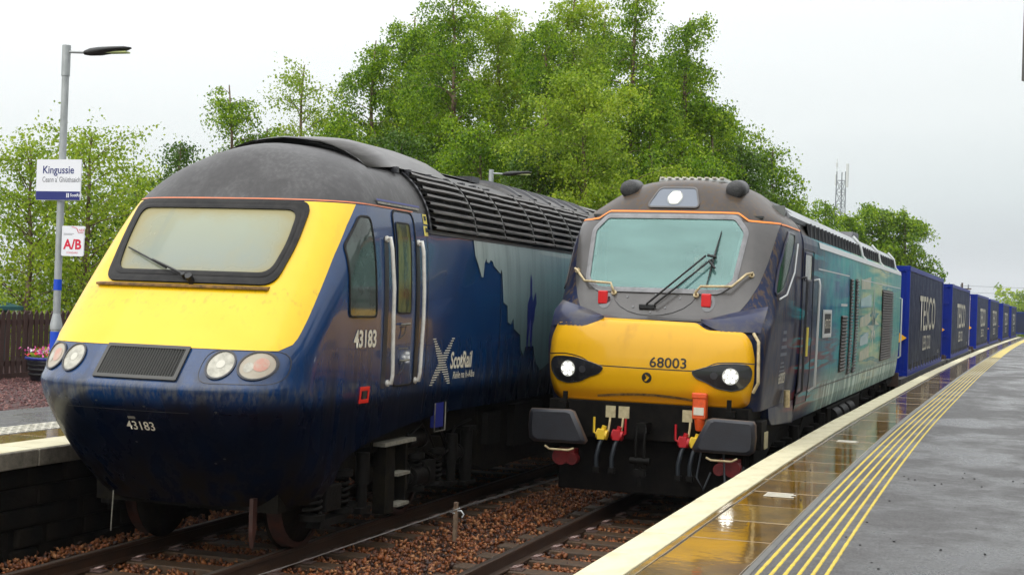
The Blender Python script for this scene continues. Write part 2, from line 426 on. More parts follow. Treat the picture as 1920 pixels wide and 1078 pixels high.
# painted warning ribs: six yellow dashed lines of small raised ribs
for k in range(6):
    mb = MB(); y = 7.0
    while y < 62:
        x = -1.335 + .0795*k + delta(y); L = .034 if y < 30 else .2; gp = .014 if y < 30 else 0
        z = .913+zg(y); wv = random.uniform(.0115, .0145)
        vs = [(x-wv, y, z), (x+wv, y, z), (x+wv, y+L, z), (x-wv, y+L, z), (x-wv*.6, y+.006, z+.006), (x+wv*.6, y+.006, z+.006), (x+wv*.6, y+L-.006, z+.006), (x-wv*.6, y+L-.006, z+.006)]
        mb.add(vs, [(4, 5, 6, 7), (0, 1, 5, 4), (1, 2, 6, 5), (2, 3, 7, 6), (3, 0, 4, 7)])
        y += L+gp
    mb.build('warning_rib_line', m_tactile, pl)
ribbon('warning_strip_far', m_tactile, -1.33, -.92, .905, .919, pl, [62+3*i for i in range(30)])
# older asphalt reinstatement further along and scattered grit
ys = [17.5+.75*i for i in range(120)]
vs = []; fs = []
for i, y in enumerate(ys):
    d = delta(y); xl = 1.2+.35*math.sin(y*.35)+.1*math.sin(y*1.9)+d - .02*(y-17)
    vs += [(xl, y, .9175+zg(y)), (13.5+d, y, .9175+zg(y))]
    if i: fs.append((2*i-2, 2*i-1, 2*i+1, 2*i))
mesh_obj('asphalt_patch', vs, fs, m_asph2, pl)
mb = MB()
for i in range(70):
    x = random.uniform(-1.9, 1.6); y = random.uniform(7.6, 16); r = random.uniform(.003, .009)
    mb.box(x-r, x+r, y-r, y+r, .914, .914+r, Matrix.Identity(4))
tag(mb.build('grit', m_blackp, None), 'small dark specks of grit and leaf litter on the wet near platform', 'grit', kind='stuff')
# worn paint panels on the paving
for (x, y, a) in ((-1.86, 12.6, .0), (-1.82, 18.3, .0)):
    mb = MB()
    for r in range(4): mb.box(x, x+.26-.03*(r % 2), y+.075*r, y+.075*r+.045, .9175, .9195)
    mb.build('painted_panel', m_tact_white, pl)

# ------------------------------------------------------------------ far platform on the left
pf = empty('far_platform'); S(pf)
LY = [-2+1.5*i for i in range(20)] + [28+4*i for i in range(22)]
ribbon('platform_base', m_grime, -40, -8.99, -1.2, .86, pf, LY)
ribbon('asphalt_surface', m_asph, -11.95, -9.3, .85, .905, pf, LY)
y = 4.0; c0 = None
while y < 40:
    if c0 is None:
        c0 = MB().box(-9.42, -8.88, .006, .994, -.17, 0).build('coping_stone', m_concrete, pf, .012); o = c0
        e0 = MB().box(-9.41, -8.90, .008, .992, 0, .005).build('white_edge', m_white_edge, pf); e = e0
    else:
        o = c0.copy(); COL.objects.link(o); e = e0.copy(); COL.objects.link(e)
    o.location = (delta(y), y, .913); e.location = (delta(y), y, .9135); y += 1.0
y = 4.0; p0 = None
while y < 40:
    if p0 is None: p0 = MB().box(-9.99, -9.43, .006, .894, -.07, 0).build('paving_slab', m_slab2, pf, .006); o = p0
    else: o = p0.copy(); COL.objects.link(o)
    o.location = (delta(y), y, .911); y += .9
mb = MB(); y = 6.0
while y < 34:
    for xx in (-10.50, -10.40, -10.30, -10.20, -10.10):
        d = delta(y); mb.box(xx+d-.033, xx+d+.033, y-.05, y+.05, .903, .9115)
    y += .145
mb.build('warning_studs', m_tact_white, pf)
# rough masonry of the platform wall, block by block
blk = []
for r in range(5):
    y = 4.5 + (r % 2)*.3
    while y < 21:
        L = random.uniform(.45, .8); h = .2
        blk.append((y, L, r*h)); y += L
b0 = {}
for (y, L, z) in blk:
    q = round(L*5)
    if q not in b0: b0[q] = MB().box(0, .12, .01, q/5-.01, .01, .19).build('wall_block', m_grime, pf, .02); o = b0[q]
    else: o = b0[q].copy(); COL.objects.link(o)
    o.location = (-9.08+random.uniform(-.02, .03)+delta(y), y, -.26+z)
# red gravel bed behind the far platform
mesh_obj('gravel_bed', [(-24, 6, .89), (-11.9, 6, .89), (-11.9, 60, .89), (-24, 60, .89)], [(0, 1, 2, 3)], M('gravel_base', (.07, .028, .025), .8, var=1, vs=40, vcol=(.03, .012, .01), bump=.6, bs=50), pf)
tag(stones('red_gravel', 12000, (-16.0, -11.9), (14.5, 26), lambda x, y, rg: .895+rg.uniform(-.012, .012, len(x)), .022, m_stone2, 5), 'reddish stone chippings between the far platform and the timber fence', 'gravel', kind='stuff')
# a low line of hills far off
vs = []; fs = []
for i in range(80):
    a = R_(-60 + i*1.8); r = 2600
    h = 26 + 18*math.sin(i*.22+.6) + 9*math.sin(i*.71)
    vs += [(r*math.sin(a), r*math.cos(a), -2), (r*1.15*math.sin(a), r*1.15*math.cos(a), max(6, h))]
    if i: fs.append((2*i-2, 2*i-1, 2*i+1, 2*i))
S(mesh_obj('hills', vs, fs, M('hill_heath', (.05, .08, .05), .9, var=.8, vs=.004, vcol=(.03, .05, .03)), None, True))
# ------------------------------------------------------------------ body surfaces described by (t, z):
# t runs round the nose (|t| < 1) and on along the side in metres
def a2t(S, a, z):
    p = prm(S, z)[3]; a = max(-1, min(1, a))
    return math.copysign(math.asin(abs(a)**(p/2))/(math.pi/2), a)
def spt(S, t, z):
    w_, y0, d, p = prm(S, z); s = 1 if t >= 0 else -1; t = abs(t)
    if t < 1:
        f = t*math.pi/2
        return Vector((s*w_*math.sin(f)**(2/p), y0+d*(1-max(0, math.cos(f))**(2/p)), z))
    yb = y0+d
    return Vector((s*w_, yb+(t-1)*(S.E[1]-yb)/(S.E[0]-1), z))
def surf(S, t, z, off=0.0):
    P = spt(S, t, z)
    if not off: return P
    h = .02; zl, zh = S.W[0][0]+.001, S.W[-1][0]-.001
    za, zb = max(zl, z-h), min(zh, z+h)
    n = (spt(S, t+h, z)-spt(S, t-h, z)).cross(spt(S, t, zb)-spt(S, t, za))
    w_, y0, d, p = prm(S, z)
    ref = Vector((P.x, min(0, P.y-(y0+d))-.05, .2))
    n.normalize()
    if n.dot(ref) < 0: n = -n
    return P + n*off
def front_map(S):                     # (x, z) seen from the front
    return lambda x, z, off=0.0: surf(S, a2t(S, x/prm(S, z)[0], z), z, off)
def side_t(S, y, z):
    w_, y0, d, p = prm(S, z); q = (d-(y-y0))/d
    return 1+(y-y0-d)*(S.E[0]-1)/(S.E[1]-y0-d) if q <= 0 else math.acos(min(1, q**(p/2)))/(math.pi/2)
def side_map(S, sg=1):                # (y, z) seen from the side
    return lambda y, z, off=0.0: surf(S, sg*side_t(S, y, z), z, off)
def t_map(S): return lambda t, z, off=0.0: surf(S, t, z, off)
def resample(poly, step):
    o = []; n = len(poly)
    for i in range(n):
        a, b = poly[i], poly[(i+1) % n]; L = math.hypot(b[0]-a[0], b[1]-a[1]); k = max(1, int(L/step))
        o += [(a[0]+(b[0]-a[0])*j/k, a[1]+(b[1]-a[1])*j/k) for j in range(k)]
    return o
def rnd(poly, r, n=5):
    o = []; m = len(poly)
    for i in range(m):
        p0, p1, p2 = Vector(poly[i-1]), Vector(poly[i]), Vector(poly[(i+1) % m])
        a, b = (p0-p1), (p2-p1); ra = min(r, a.length*.45); rb = min(r, b.length*.45)
        A = p1+a.normalized()*ra; C_ = p1+b.normalized()*rb
        for k in range(n+1):
            u = k/n; q = A*(1-u)**2 + p1*2*u*(1-u) + C_*u*u; o.append((q.x, q.y))
    return o
def rect(a, b, c, d): return [(a, c), (b, c), (b, d), (a, d)]
def ell(cx, cz, rx, rz, n=28, rot=0): return [(cx+rx*math.cos(2*math.pi*i/n)*math.cos(rot)-rz*math.sin(2*math.pi*i/n)*math.sin(rot), cz+rz*math.sin(2*math.pi*i/n)*math.cos(rot)+rx*math.cos(2*math.pi*i/n)*math.sin(rot)) for i in range(n)]
def inset(poly, d):
    n = len(poly); o = []
    ar = sum(poly[i-1][0]*poly[i][1]-poly[i][0]*poly[i-1][1] for i in range(n))
    s = 1 if ar > 0 else -1
    for i in range(n):
        a, b = Vector(poly[i-1]), Vector(poly[(i+1) % n]); t = (b-a)
        if t.length < 1e-9: o.append(poly[i]); continue
        t.normalize(); o.append((poly[i][0]-t.y*d*s, poly[i][1]+t.x*d*s))
    return o
def patch(name, poly, fn, off, mat, parent, rings=8, step=.07, c=None, edge=0.0, smooth=True):
    P = resample(poly, step); n = len(P)
    c = c or (sum(p[0] for p in P)/n, sum(p[1] for p in P)/n)
    vs = [fn(c[0], c[1], off)]; fs = []
    for k in range(1, rings+1):
        r = k/rings; vs += [fn(c[0]+(p[0]-c[0])*r, c[1]+(p[1]-c[1])*r, off) for p in P]
        for i in range(n):
            j = (i+1) % n
            if k == 1: fs.append((0, 1+i, 1+j))
            else: fs.append((1+(k-2)*n+i, 1+(k-1)*n+i, 1+(k-1)*n+j, 1+(k-2)*n+j))
    m = len(fs)
    if edge:
        b = len(vs); vs += [fn(p[0], p[1], off-edge) for p in P]
        fs += [(1+(rings-1)*n+i, b+i, b+(i+1) % n, 1+(rings-1)*n+(i+1) % n) for i in range(n)]
    return mesh_obj(name, vs, fs, mat, parent, [smooth]*m+[False]*(len(fs)-m))
def frame(name, outer, inner, fn, off, th, mat, parent, offi=None):
    """a closed moulding between two outlines with the same number of points"""
    offi = off if offi is None else offi
    O2, I2 = [], []
    for i in range(len(outer)):
        a, b, c, d = outer[i], outer[(i+1) % len(outer)], inner[i], inner[(i+1) % len(inner)]
        k = max(1, int(math.hypot(b[0]-a[0], b[1]-a[1])/.06))
        for j in range(k):
            O2.append((a[0]+(b[0]-a[0])*j/k, a[1]+(b[1]-a[1])*j/k)); I2.append((c[0]+(d[0]-c[0])*j/k, c[1]+(d[1]-c[1])*j/k))
    outer, inner = O2, I2
    n = len(outer); vs = []; fs = []
    mid = [((a[0]+b[0])/2, (a[1]+b[1])/2) for a, b in zip(outer, inner)]
    for poly, o in ((outer, off), (outer, off+th), (mid, (off+offi)/2+th*1.15), (inner, offi+th), (inner, offi)): vs += [fn(p[0], p[1], o) for p in poly]
    for k in range(4): fs += [(k*n+i, k*n+(i+1) % n, (k+1)*n+(i+1) % n, (k+1)*n+i) for i in range(n)]
    return mesh_obj(name, vs, fs, mat, parent, False)
def strip(name, fn, us, lo, hi, off, mat, parent, nv=2, smooth=True):
    vs = []; fs = []; m = nv+1
    for i, u in enumerate(us):
        a, b = (lo(u) if callable(lo) else lo), (hi(u) if callable(hi) else hi)
        vs += [fn(u, a+(b-a)*k/nv, off) for k in range(m)]
        if i: fs += [((i-1)*m+k, i*m+k, i*m+k+1, (i-1)*m+k+1) for k in range(nv)]
    return mesh_obj(name, vs, fs, mat, parent, smooth)
def lsp(a, b, n): return [a+(b-a)*i/(n-1) for i in range(n)]
def tnodes(S, tmax, side_n):
    T = [a2t(S, a, 2.0) for a in lsp(0, .86, 20)]; T += lsp(T[-1], 1, 14)[1:]; T += lsp(1, tmax, side_n)[1:]
    return [-t for t in T[:0:-1]] + T
def shell(name, S, T, zrow, mat, parent, skip=None):
    """zrow(t) -> list of z for that column (same length for every column)"""
    vs = []; fs = []; m = None
    for i, t in enumerate(T):
        zs = zrow(t); m = len(zs); vs += [surf(S, t, z) for z in zs]
        if i:
            for k in range(m-1):
                f = ((i-1)*m+k, i*m+k, i*m+k+1, (i-1)*m+k+1)
                if skip:
                    c = sum((Vector(vs[q]) for q in f), Vector())/4
                    if skip(c): continue
                fs.append(f)
    n = len(T)
    fs.append(tuple((n-1)*m+k for k in range(m)) + tuple(k for k in range(m))[::-1])
    o = mesh_obj(name, vs, fs, mat, parent, [True]*(len(fs)-1)+[False]); return o

def livery(name, build):
    """paint with a wet clear coat; build(t, L, xyz, col) returns the colour socket"""
    m = bpy.data.materials.new(name); m.use_nodes = True; t = m.node_tree; p = t.nodes['Principled BSDF']; L = t.links.new
    c = t.nodes.new('ShaderNodeTexCoord'); s = t.nodes.new('ShaderNodeSeparateXYZ'); L(c.outputs['Object'], s.inputs[0])
    class K:
        @staticmethod
        def m(op, a, b=None, cl=False):
            n = t.nodes.new('ShaderNodeMath'); n.operation = op; n.use_clamp = cl
            for i, v in enumerate((a, b)):
                if v is None: continue
                if isinstance(v, (int, float)): n.inputs[i].default_value = v
                else: L(v, n.inputs[i])
            return n.outputs[0]
        @staticmethod
        def mix(f, a, b):
            x = t.nodes.new('ShaderNodeMix'); x.data_type = 'RGBA'; L(f, x.inputs['Factor']) if not isinstance(f, (int, float)) else setattr(x.inputs['Factor'], 'default_value', f)
            for k, v in (('A', a), ('B', b)):
                if isinstance(v, tuple): x.inputs[k].default_value = (*v, 1)
                else: L(v, x.inputs[k])
            return x.outputs['Result']
        @staticmethod
        def noise(sc, st=(1, 1, 1), d=5, r=.6, rot=(0, 0, 0)):
            q = t.nodes.new('ShaderNodeMapping'); q.inputs['Scale'].default_value = st; q.inputs['Rotation'].default_value = rot; L(c.outputs['Object'], q.inputs[0])
            n = t.nodes.new('ShaderNodeTexNoise'); n.inputs['Scale'].default_value = sc; n.inputs['Detail'].default_value = d; n.inputs['Roughness'].default_value = r
            L(q.outputs[0], n.inputs[0]); return n.outputs[0]
        @staticmethod
        def mr(x, a, b, e=0., f=1., smooth=False):
            n = t.nodes.new('ShaderNodeMapRange'); n.inputs[1].default_value = a; n.inputs[2].default_value = b; n.inputs[3].default_value = e; n.inputs[4].default_value = f
            if smooth: n.interpolation_type = 'SMOOTHSTEP'
            L(x, n.inputs[0]); return n.outputs[0]
    col, rough, coat, *sp = build(K, s.outputs[0], s.outputs[1], s.outputs[2])
    if sp:
        if isinstance(sp[0], (int, float)): p.inputs['Specular IOR Level'].default_value = sp[0]
        else: L(sp[0], p.inputs['Specular IOR Level'])
    L(col, p.inputs['Base Color'])
    if isinstance(rough, (int, float)): p.inputs['Roughness'].default_value = rough
    else: L(rough, p.inputs['Roughness'])
    if isinstance(coat, (int, float)): p.inputs['Coat Weight'].default_value = coat
    else: L(coat, p.inputs['Coat Weight'])
    p.inputs['Coat Roughness'].default_value = .05
    return m
def hst_paint(K, x, y, z):
    streak = K.noise(5, (1, 1, .12)); blot = K.noise(2.2); fine = K.noise(22, (1, 1, .3))
    blue = K.mix(K.mr(blot, .35, .65, 0, .6), (.0025, .030, .105), (.0045, .045, .150))
    dirt = K.m('MULTIPLY', K.mr(streak, .42, .66), K.mr(z, 2.3, 1.35, .12, .9, True))
    blue = K.mix(dirt, blue, (.012, .012, .014))
    skirt = K.mr(z, 1.62, 1.42, 0, 1, True)          # dirt and shade together, put into the apron colour as near-black
    blue = K.mix(K.m('MULTIPLY', skirt, K.mr(blot, .2, .6, .88, .98)), blue, (.0015, .003, .009))
    brown = K.m('MULTIPLY', K.mr(z, 1.1, .6), K.mr(streak, .4, .6)); blue = K.mix(brown, blue, (.010, .007, .004))
    rim = K.m('MULTIPLY', K.mr(z, 1.74, 1.60, 0, 1), K.mr(fine, .45, .6)); rim = K.m('MULTIPLY', rim, K.mr(z, 1.50, 1.60)); blue = K.mix(K.m('MULTIPLY', rim, .6), blue, (.10, .10, .09))
    roof = K.mix(K.mr(fine, .42, .66), (.050, .048, .048), (.078, .076, .075))
    roof = K.mix(K.mr(blot, .45, .6, 0, .7), roof, (.030, .028, .028))
    f = K.m('GREATER_THAN', z, 3.452)
    ro = K.m('ADD', K.m('MULTIPLY', f, .22), K.mr(dirt, 0, 1, .22, .5))
    ct = K.m('SUBTRACT', K.mr(z, 1.2, 1.75, .0, .55, True), K.m('MULTIPLY', f, .6))
    return K.mix(f, blue, roof), ro, ct, K.mr(z, 1.2, 1.75, .04, .3, True)
m_hst = livery('navy_train_paint', hst_paint)
def yel_paint(K, x, y, z):
    st = K.noise(6, (1, 1, .15)); bl = K.noise(3.0); fine = K.noise(60)
    c = K.mix(K.mr(bl, .35, .7, 0, .5), (.80, .50, .004), (.76, .45, .003))
    c = K.mix(K.m('MULTIPLY', K.mr(st, .62, .78), .3), c, (.35, .22, .02))
    c = K.mix(K.m('MULTIPLY', K.mr(fine, .70, .74), .3), c, (.2, .13, .03))
    c = K.mix(K.m('MULTIPLY', K.m('MULTIPLY', K.mr(K.noise(16, (1, 1, .1)), .56, .66), K.m('MULTIPLY', K.mr(z, 2.15, 2.54), K.mr(z, 2.60, 2.56))), .35), c, (.18, .09, .02))
    return c, K.mr(bl, .3, .7, .28, .45), .3, .35
m_yel = livery('yellow_warning_paint', yel_paint)
m_rubber = M('window_rubber', (.010, .0095, .0095), .55, spec=.2, var=.6, vs=8, vcol=(.03, .028, .025))
m_ledge = M('rusty_ledge', (.10, .055, .02), .6, var=1, vs=14, vcol=(.30, .16, .03))
m_stripe = M('orange_stripe', (.60, .16, .05), .4, var=.5, vs=5, vcol=(.30, .12, .07))
m_black = M('black_steel', (.003, .0028, .0025), .65, spec=.08, var=.8, vs=9, vcol=(.012, .010, .008))
m_under = M('oily_underframe', (.004, .0035, .003), .6, spec=.08, var=1, vs=7, vcol=(.014, .012, .007), bump=.3, bs=25)
m_under2 = M('worn_bogie_steel', (.006, .0055, .0045), .55, spec=.12, var=1, vs=12, vcol=(.004, .0035, .003), bump=.3, bs=30)
m_step = M('step_tread', (.22, .21, .17), .5, var=.7, vs=20, vcol=(.08, .07, .05))
m_tread = M('wheel_rust', (.022, .007, .004), .55, var=.7, vs=8, vcol=(.07, .02, .01))
m_darkglass = M('dark_glass', (.012, .018, .015), .06, coat=1, spec=.8)
m_sideglass = M('side_glass', (.055, .08, .07), .08, coat=.2, spec=.4, var=.9, vs=2.5, vcol=(.012, .018, .012))
m_doorglass = M('door_glass', (.13, .135, .03), .15, coat=.15, spec=.3, var=1, vs=3.5, vcol=(.015, .03, .012), stretch=(1, 1.4, .5))
m_handrail = M('white_handrail', (.74, .72, .66), .35, var=.4, vs=12, vcol=(.4, .36, .28))
m_grille = M('grille_metal', (.055, .055, .05), .45, metal=.3, var=.6, vs=20, vcol=(.06, .055, .05))
m_hole = M('grille_recess', (.004, .004, .004), .8)
m_cream = M('cream_lettering', (.70, .66, .52), .4)
m_lens = M('dirty_lens', (.44, .42, .34), .22, coat=.3, var=1, vs=13, vcol=(.25, .24, .19), bump=.15, bs=50)
m_lens_red = M('tail_lens', (.34, .31, .23), .25, coat=.2, var=1, vs=7, vcol=(.34, .27, .20))
m_bulb = M('red_bulb_glow', (.46, .22, .16), .3, var=1, vs=14, vcol=(.42, .33, .25)); m_lens2 = M('lens_ring', (.52, .50, .42), .2)
m_lensrim = M('lens_rim', (.03, .03, .035), .4)
m_louv = M('louvre_steel', (.085, .08, .076), .38, metal=.2, var=.9, vs=7, vcol=(.20, .19, .18), stretch=(1, .4, 2), rvar=.25)
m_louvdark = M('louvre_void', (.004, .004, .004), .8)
m_roofdirt = M('sooty_roof', (.075, .07, .066), .45, var=1, vs=4, vcol=(.03, .028, .026), stretch=(1, .3, 1))
m_red = M('red_plate', (.75, .03, .02), .35)
m_ylab = M('yellow_label', (.72, .60, .12), .4)
def windscreen_mat():
    def b(K, x, y, z):
        n = K.noise(3.5); e = K.m('POWER', K.m('ABSOLUTE', K.m('DIVIDE', x, .86)), 5)
        e2 = K.m('POWER', K.m('ABSOLUTE', K.m('DIVIDE', K.m('SUBTRACT', z, 3.0), .32)), 6)
        ed = K.m('MINIMUM', K.m('ADD', K.m('ADD', e, e2), K.mr(n, .3, .7, -.25, .25)), 1, True)
        c = K.mix(K.mr(z, 2.75, 3.25), (.15, .18, .145), (.21, .235, .15))
        c = K.mix(K.m('MULTIPLY', ed, .75), c, (.27, .22, .085))
        # blurred shapes of the bulkhead behind the dirty pane
        c = K.mix(K.m('MULTIPLY', K.m('MULTIPLY', K.m('GREATER_THAN', x, -.56), K.m('LESS_THAN', x, -.50)), .25), c, (.16, .18, .14))
        return c, K.mr(ed, 0, 1, .12, .5), K.mr(ed, 0, 1, .4, .1), .4
    return livery('dirty_windscreen', b)
m_wind = windscreen_mat()

# ------------------------------------------------------------------ diesel power car with the sloping yellow nose
hst = empty('power_car', (H.O[0], H.O[1], 0), -.006)
tag(hst, 'blue power car with sloping yellow nose numbered 43183, standing beside the far platform', 'train')
HT = tnodes(H, 17.0, 60)
zbH = [(.84, .50), (.90, .60), (1.29, .89), (2.15, 1.06), (3.05, 1.15), (4.02, 1.22)]
UZ = [1.62, 1.65, 1.68, 1.72, 1.78] + lsp(1.85, 3.45, 17) + [3.5, 3.56, 3.62, 3.68, 3.74, 3.8, 3.85, 3.9, 3.94, 3.98, 4.01, 4.04, 4.07, 4.09, 4.11, 4.125, 4.135, 4.145, 4.149]
def hz(t):
    b = cr(abs(t), zbH) if abs(t) > .84 else .50
    return [b+(1.59-b)*k/12 for k in range(13)] + UZ
shell('body', H, HT, hz, m_hst, hst)
FH, SH, TH_ = front_map(H), side_map(H, 1), t_map(H)
# yellow panel in (t, z): wraps round the corner, notch for the grey window surround
yt = [(.60, 2.0), (.665, 2.03), (.705, 2.13), (.72, 2.3), (.715, 2.6), (.715, 2.9), (.735, 3.2), (.785, 3.438)]
zs_ = lsp(2.0, 3.438, 26)
def ylim(z): return lin(z, [(2.0, .60), (2.02, .65), (2.06, .69), (2.13, .712), (2.3, .722), (2.9, .72), (3.2, .74), (3.438, .785)])
vs = []; fs = []; cols = 57
for i, z in enumerate(zs_):
    for k in range(cols):
        u = -1+2*k/(cols-1); vs.append(surf(H, math.copysign(abs(u)**1.6, u)*ylim(z), z, .004))
    if i: fs += [((i-1)*cols+k, (i-1)*cols+k+1, i*cols+k+1, i*cols+k) for k in range(cols-1)]
mesh_obj('nose_panel', vs, fs, m_yel, hst, True)
strip('waist_stripe', TH_, [t*.96 for t in HT if abs(t) < 2.2] , 3.446, 3.460, .008, m_stripe, hst)
# windscreen
fo = rnd([(-.91, 2.585), (.93, 2.585), (.965, 3.0), (.93, 3.425), (-1.06, 3.434), (-1.0, 3.0)], .13)
fi = rnd([(-.85, 2.655), (.875, 2.655), (.905, 3.0), (.87, 3.365), (-.985, 3.372), (-.94, 3.0)], .12)
gi = rnd([(-.81, 2.695), (.84, 2.695), (.87, 3.0), (.835, 3.33), (-.94, 3.335), (-.90, 3.0)], .11)
patch('windscreen', fi, FH, .016, m_wind, hst, 10, .08)
fr = frame('window_frame', fo, fi, FH, .006, .022, m_rubber, hst)
frame('rubber_seal', inset(fi, -.004), gi, FH, .016, .016, m_rubber, fr)
led = MB()
vs = []
for x in lsp(-1.0, .90, 30):
    z = 2.565-.00*x; p = FH(x, z, 0)
    vs.append(p)
L1 = [p+Vector((0, -.055, -.012)) for p in vs]; L2 = [p+Vector((0, -.055, .008)) for p in vs]; L3 = [p+Vector((0, .02, .02)) for p in vs]; L4 = [p+Vector((0, .02, -.02)) for p in vs]
n = len(vs); led.add(L1+L2+L3+L4, [(a*n+i, a*n+i+1, ((a+1) % 4)*n+i+1, ((a+1) % 4)*n+i) for a in range(4) for i in range(n-1)] + [(0, n, 2*n, 3*n), (n-1, 2*n-1, 3*n-1, 4*n-1)])
led.build('ledge', m_ledge, hst)
wp = empty('wiper', (0, 0, 0)); wp.parent = hst
def fpt(S, x, z, off): return front_map(S)(x, z, off)
mb = MB().tube([fpt(H, .13, 2.60, .05), fpt(H, .04, 2.62, .075), fpt(H, -.2, 2.70, .07), fpt(H, -.42, 2.775, .055)], .013, 6)
mb.cyl(fpt(H, .10, 2.60, .0), fpt(H, .10, 2.60, .10), .035); mb.cyl(fpt(H, .02, 2.625, .01), fpt(H, .02, 2.625, .09), .022)
mb.build('wiper_arm', m_blackp, wp)
MB().tube([fpt(H, -.80, 2.90, .045), fpt(H, -.5, 2.80, .05), fpt(H, -.22, 2.70, .045)], .009, 5).build('wiper_blade', m_blackp, wp)
# grille between the lamps: frame and vertical bars
g0 = patch('grille', rect(-.425, .425, 1.71, 1.995), FH, .004, m_hole, hst, 4, .1)
go = rnd(rect(-.435, .435, 1.705, 2.003), .01, 2); gin = rnd(rect(-.40, .40, 1.735, 1.975), .01, 2)
frame('grille_frame', go, gin, FH, .004, .018, m_grille, g0)
m_bar = M('grille_bar_metal', (.16, .16, .15), .4, metal=.3)
for k in range(29):
    x = -.385+.0275*k
    mb = MB(); a = [FH(x-.006, z, .006) for z in (1.735, 1.975)]; b = [FH(x+.006, z, .006) for z in (1.735, 1.975)]; c = [FH(x, z, .024) for z in (1.735, 1.975)]
    mb.add([a[0], a[1], c[0], c[1], b[0], b[1]], [(0, 2, 3, 1), (2, 4, 5, 3), (0, 4, 2), (1, 3, 5)]); mb.build('grille_bar', m_bar, g0)
# lamp clusters
for sx in (-1, 1):
    for cx, rx, mt, nm in ((.775, .128, m_lens, 'headlight'), (1.075, .150, m_lens_red, 'tail_light')):
        if sx < 0 and cx > 1: cx = 1.06
        lp = patch(nm, ell(sx*cx, 1.865, rx*.93, .118), FH, .005, mt, hst, 6, .05)
        if cx > 1:
            patch('red_bulb', ell(sx*cx+.03, 1.875, .062, .06, 14), FH, .008, m_bulb, lp, 2, .1); patch('clear_bulb', ell(sx*cx-.06, 1.85, .04, .045, 12), FH, .008, m_lens, lp, 2, .1)
        else:
            patch('clear_bulb', ell(sx*cx, 1.87, rx*.3, .035, 14), FH, .008, m_lens2, lp, 2, .1)
        frame('lens_rim', ell(sx*cx, 1.865, rx*1.03, .130), ell(sx*cx, 1.865, rx*.90, .115), FH, .002, .012, m_lensrim, lp)
frame('lamp_panel_line', rnd(rect(.60, 1.30, 1.70, 2.0), .14), inset(rnd(rect(.60, 1.30, 1.70, 2.0), .14), .006), FH, .002, .002, m_lensrim, hst)
# apron lines and fittings
strip('apron_line', FH, lsp(-.75, .55, 20), 1.425, 1.43, .003, m_grille, hst)
for x, z in ((-.75, 1.50), (-.38, 1.50), (.12, 1.47), (.80, 1.45), (-.1, 1.12), (.62, .95), (.72, 1.0)): patch('fastener', ell(x, z, .014, .008, 8), FH, .004, m_grille, hst, 1, 1)
patch('maker_badge', rnd(rect(-.09, -.01, 1.345, 1.37), .01), FH, .004, m_step, hst, 2, .1)
text_obj('running_number', '43183', .115, m_cream, hst, lambda u, v, w_: FH(u+.02, v+1.245, .005), sx=1.05, bold=.001)
text_obj('running_number', '43183', .235, m_cream, hst, lambda u, v, w_: SH(u+2.01, v+2.02, .005), sx=.92, bold=.0075)
# side: cab window
def flat_side(y0, y1, z0, z1): return rect(y0, y1, z0, z1)
cw = [(1.62, 2.33), (2.24, 2.33), (2.20, 2.85), (2.13, 3.31), (1.94, 3.31), (1.60, 3.0)]
cwo = rnd(cw, .05, 3)
pcw = patch('cab_window', cwo, SH, .006, m_sideglass, hst, 6, .12)
frame('window_seal', inset(cwo, -.022), cwo, SH, .003, .010, m_rubber, pcw)
# the door in its recess
dp = rnd(rect(2.72, 3.27, 1.60, 3.43), .1, 4)
dr = patch('cab_door', dp, SH, .005, m_hst, hst, 5, .15)
frame('door_seal', inset(dp, -.016), inset(dp, .004), SH, .003, .009, m_rubber, dr)
dg = rnd(rect(2.78, 3.12, 2.37, 3.30), .03, 3)
dw = patch('door_window', dg, SH, .010, m_doorglass, dr, 4, .15)
frame('window_seal', inset(dg, -.018), dg, SH, .006, .008, m_rubber, dw)
for z in (2.24, 1.86):
    hh = MB().tube([SH(2.88, z, .01), SH(2.88, z, .05), SH(3.02, z+.005, .055)], .012, 6); hh.build('door_handle', m_step, dr)
    MB().tube([SH(2.86, z-.03, .01), SH(2.96, z-.02, .03), SH(2.93, z-.10, .03), SH(2.85, z-.15, .01)], .006, 5).build('cable', m_grille, dr)
for y0, y1, ya, b in ((2.50, 2.60, 2.50, .035), (3.35, 3.34, 3.36, .0)):
    patch('handrail_recess', rnd(rect(y0-.06, y0+.045, 1.58, 3.15), .03, 3), SH, .004, m_lensrim, hst, 3, .2)
    MB().tube([SH(y0, 3.12, .0), SH(y0, 3.13, .05), SH(y0+.01, 3.02, .06), SH(y0+b+.02, 2.62, .06), SH(y0+b+.02, 2.3, .06), SH(y1, 1.72, .06), SH(y1, 1.63, .05), SH(y1, 1.63, 0)], .021, 8).build('handrail', m_handrail, hst)
    for z in (3.12, 1.63): MB().cyl(SH(y0 if z > 2 else y1, z, -.01), SH(y0 if z > 2 else y1, z, .02), .035, n=10).build('rail_boss', m_handrail, hst)
strip('drip_rail', SH, lsp(2.36, 3.50, 16), 3.505, 3.525, .02, m_navy, hst)
strip('drip_rail_mesh', SH, lsp(2.38, 3.48, 16), 3.478, 3.503, .014, m_step, hst)
patch('warning_label', rect(3.57, 3.68, 3.34, 3.45), SH, .005, m_ylab, hst, 2, .2)
patch('warning_label', rect(3.55, 3.66, 3.21, 3.32), SH, .005, m_ylab, hst, 2, .2)
for z in (3.38, 3.25):
    strip('label_print', SH, [3.59, 3.65], z, z+.05, .008, m_blackp, hst)
rp = frame('red_plate', rect(1.94, 2.16, 1.455, 1.62), inset(rect(1.94, 2.16, 1.455, 1.62), .05), SH, .004, .008, m_red, hst)
patch('red_plate_boss', ell(2.05, 1.537, .05, .055, 12), SH, .012, m_grille, rp, 2, .1)
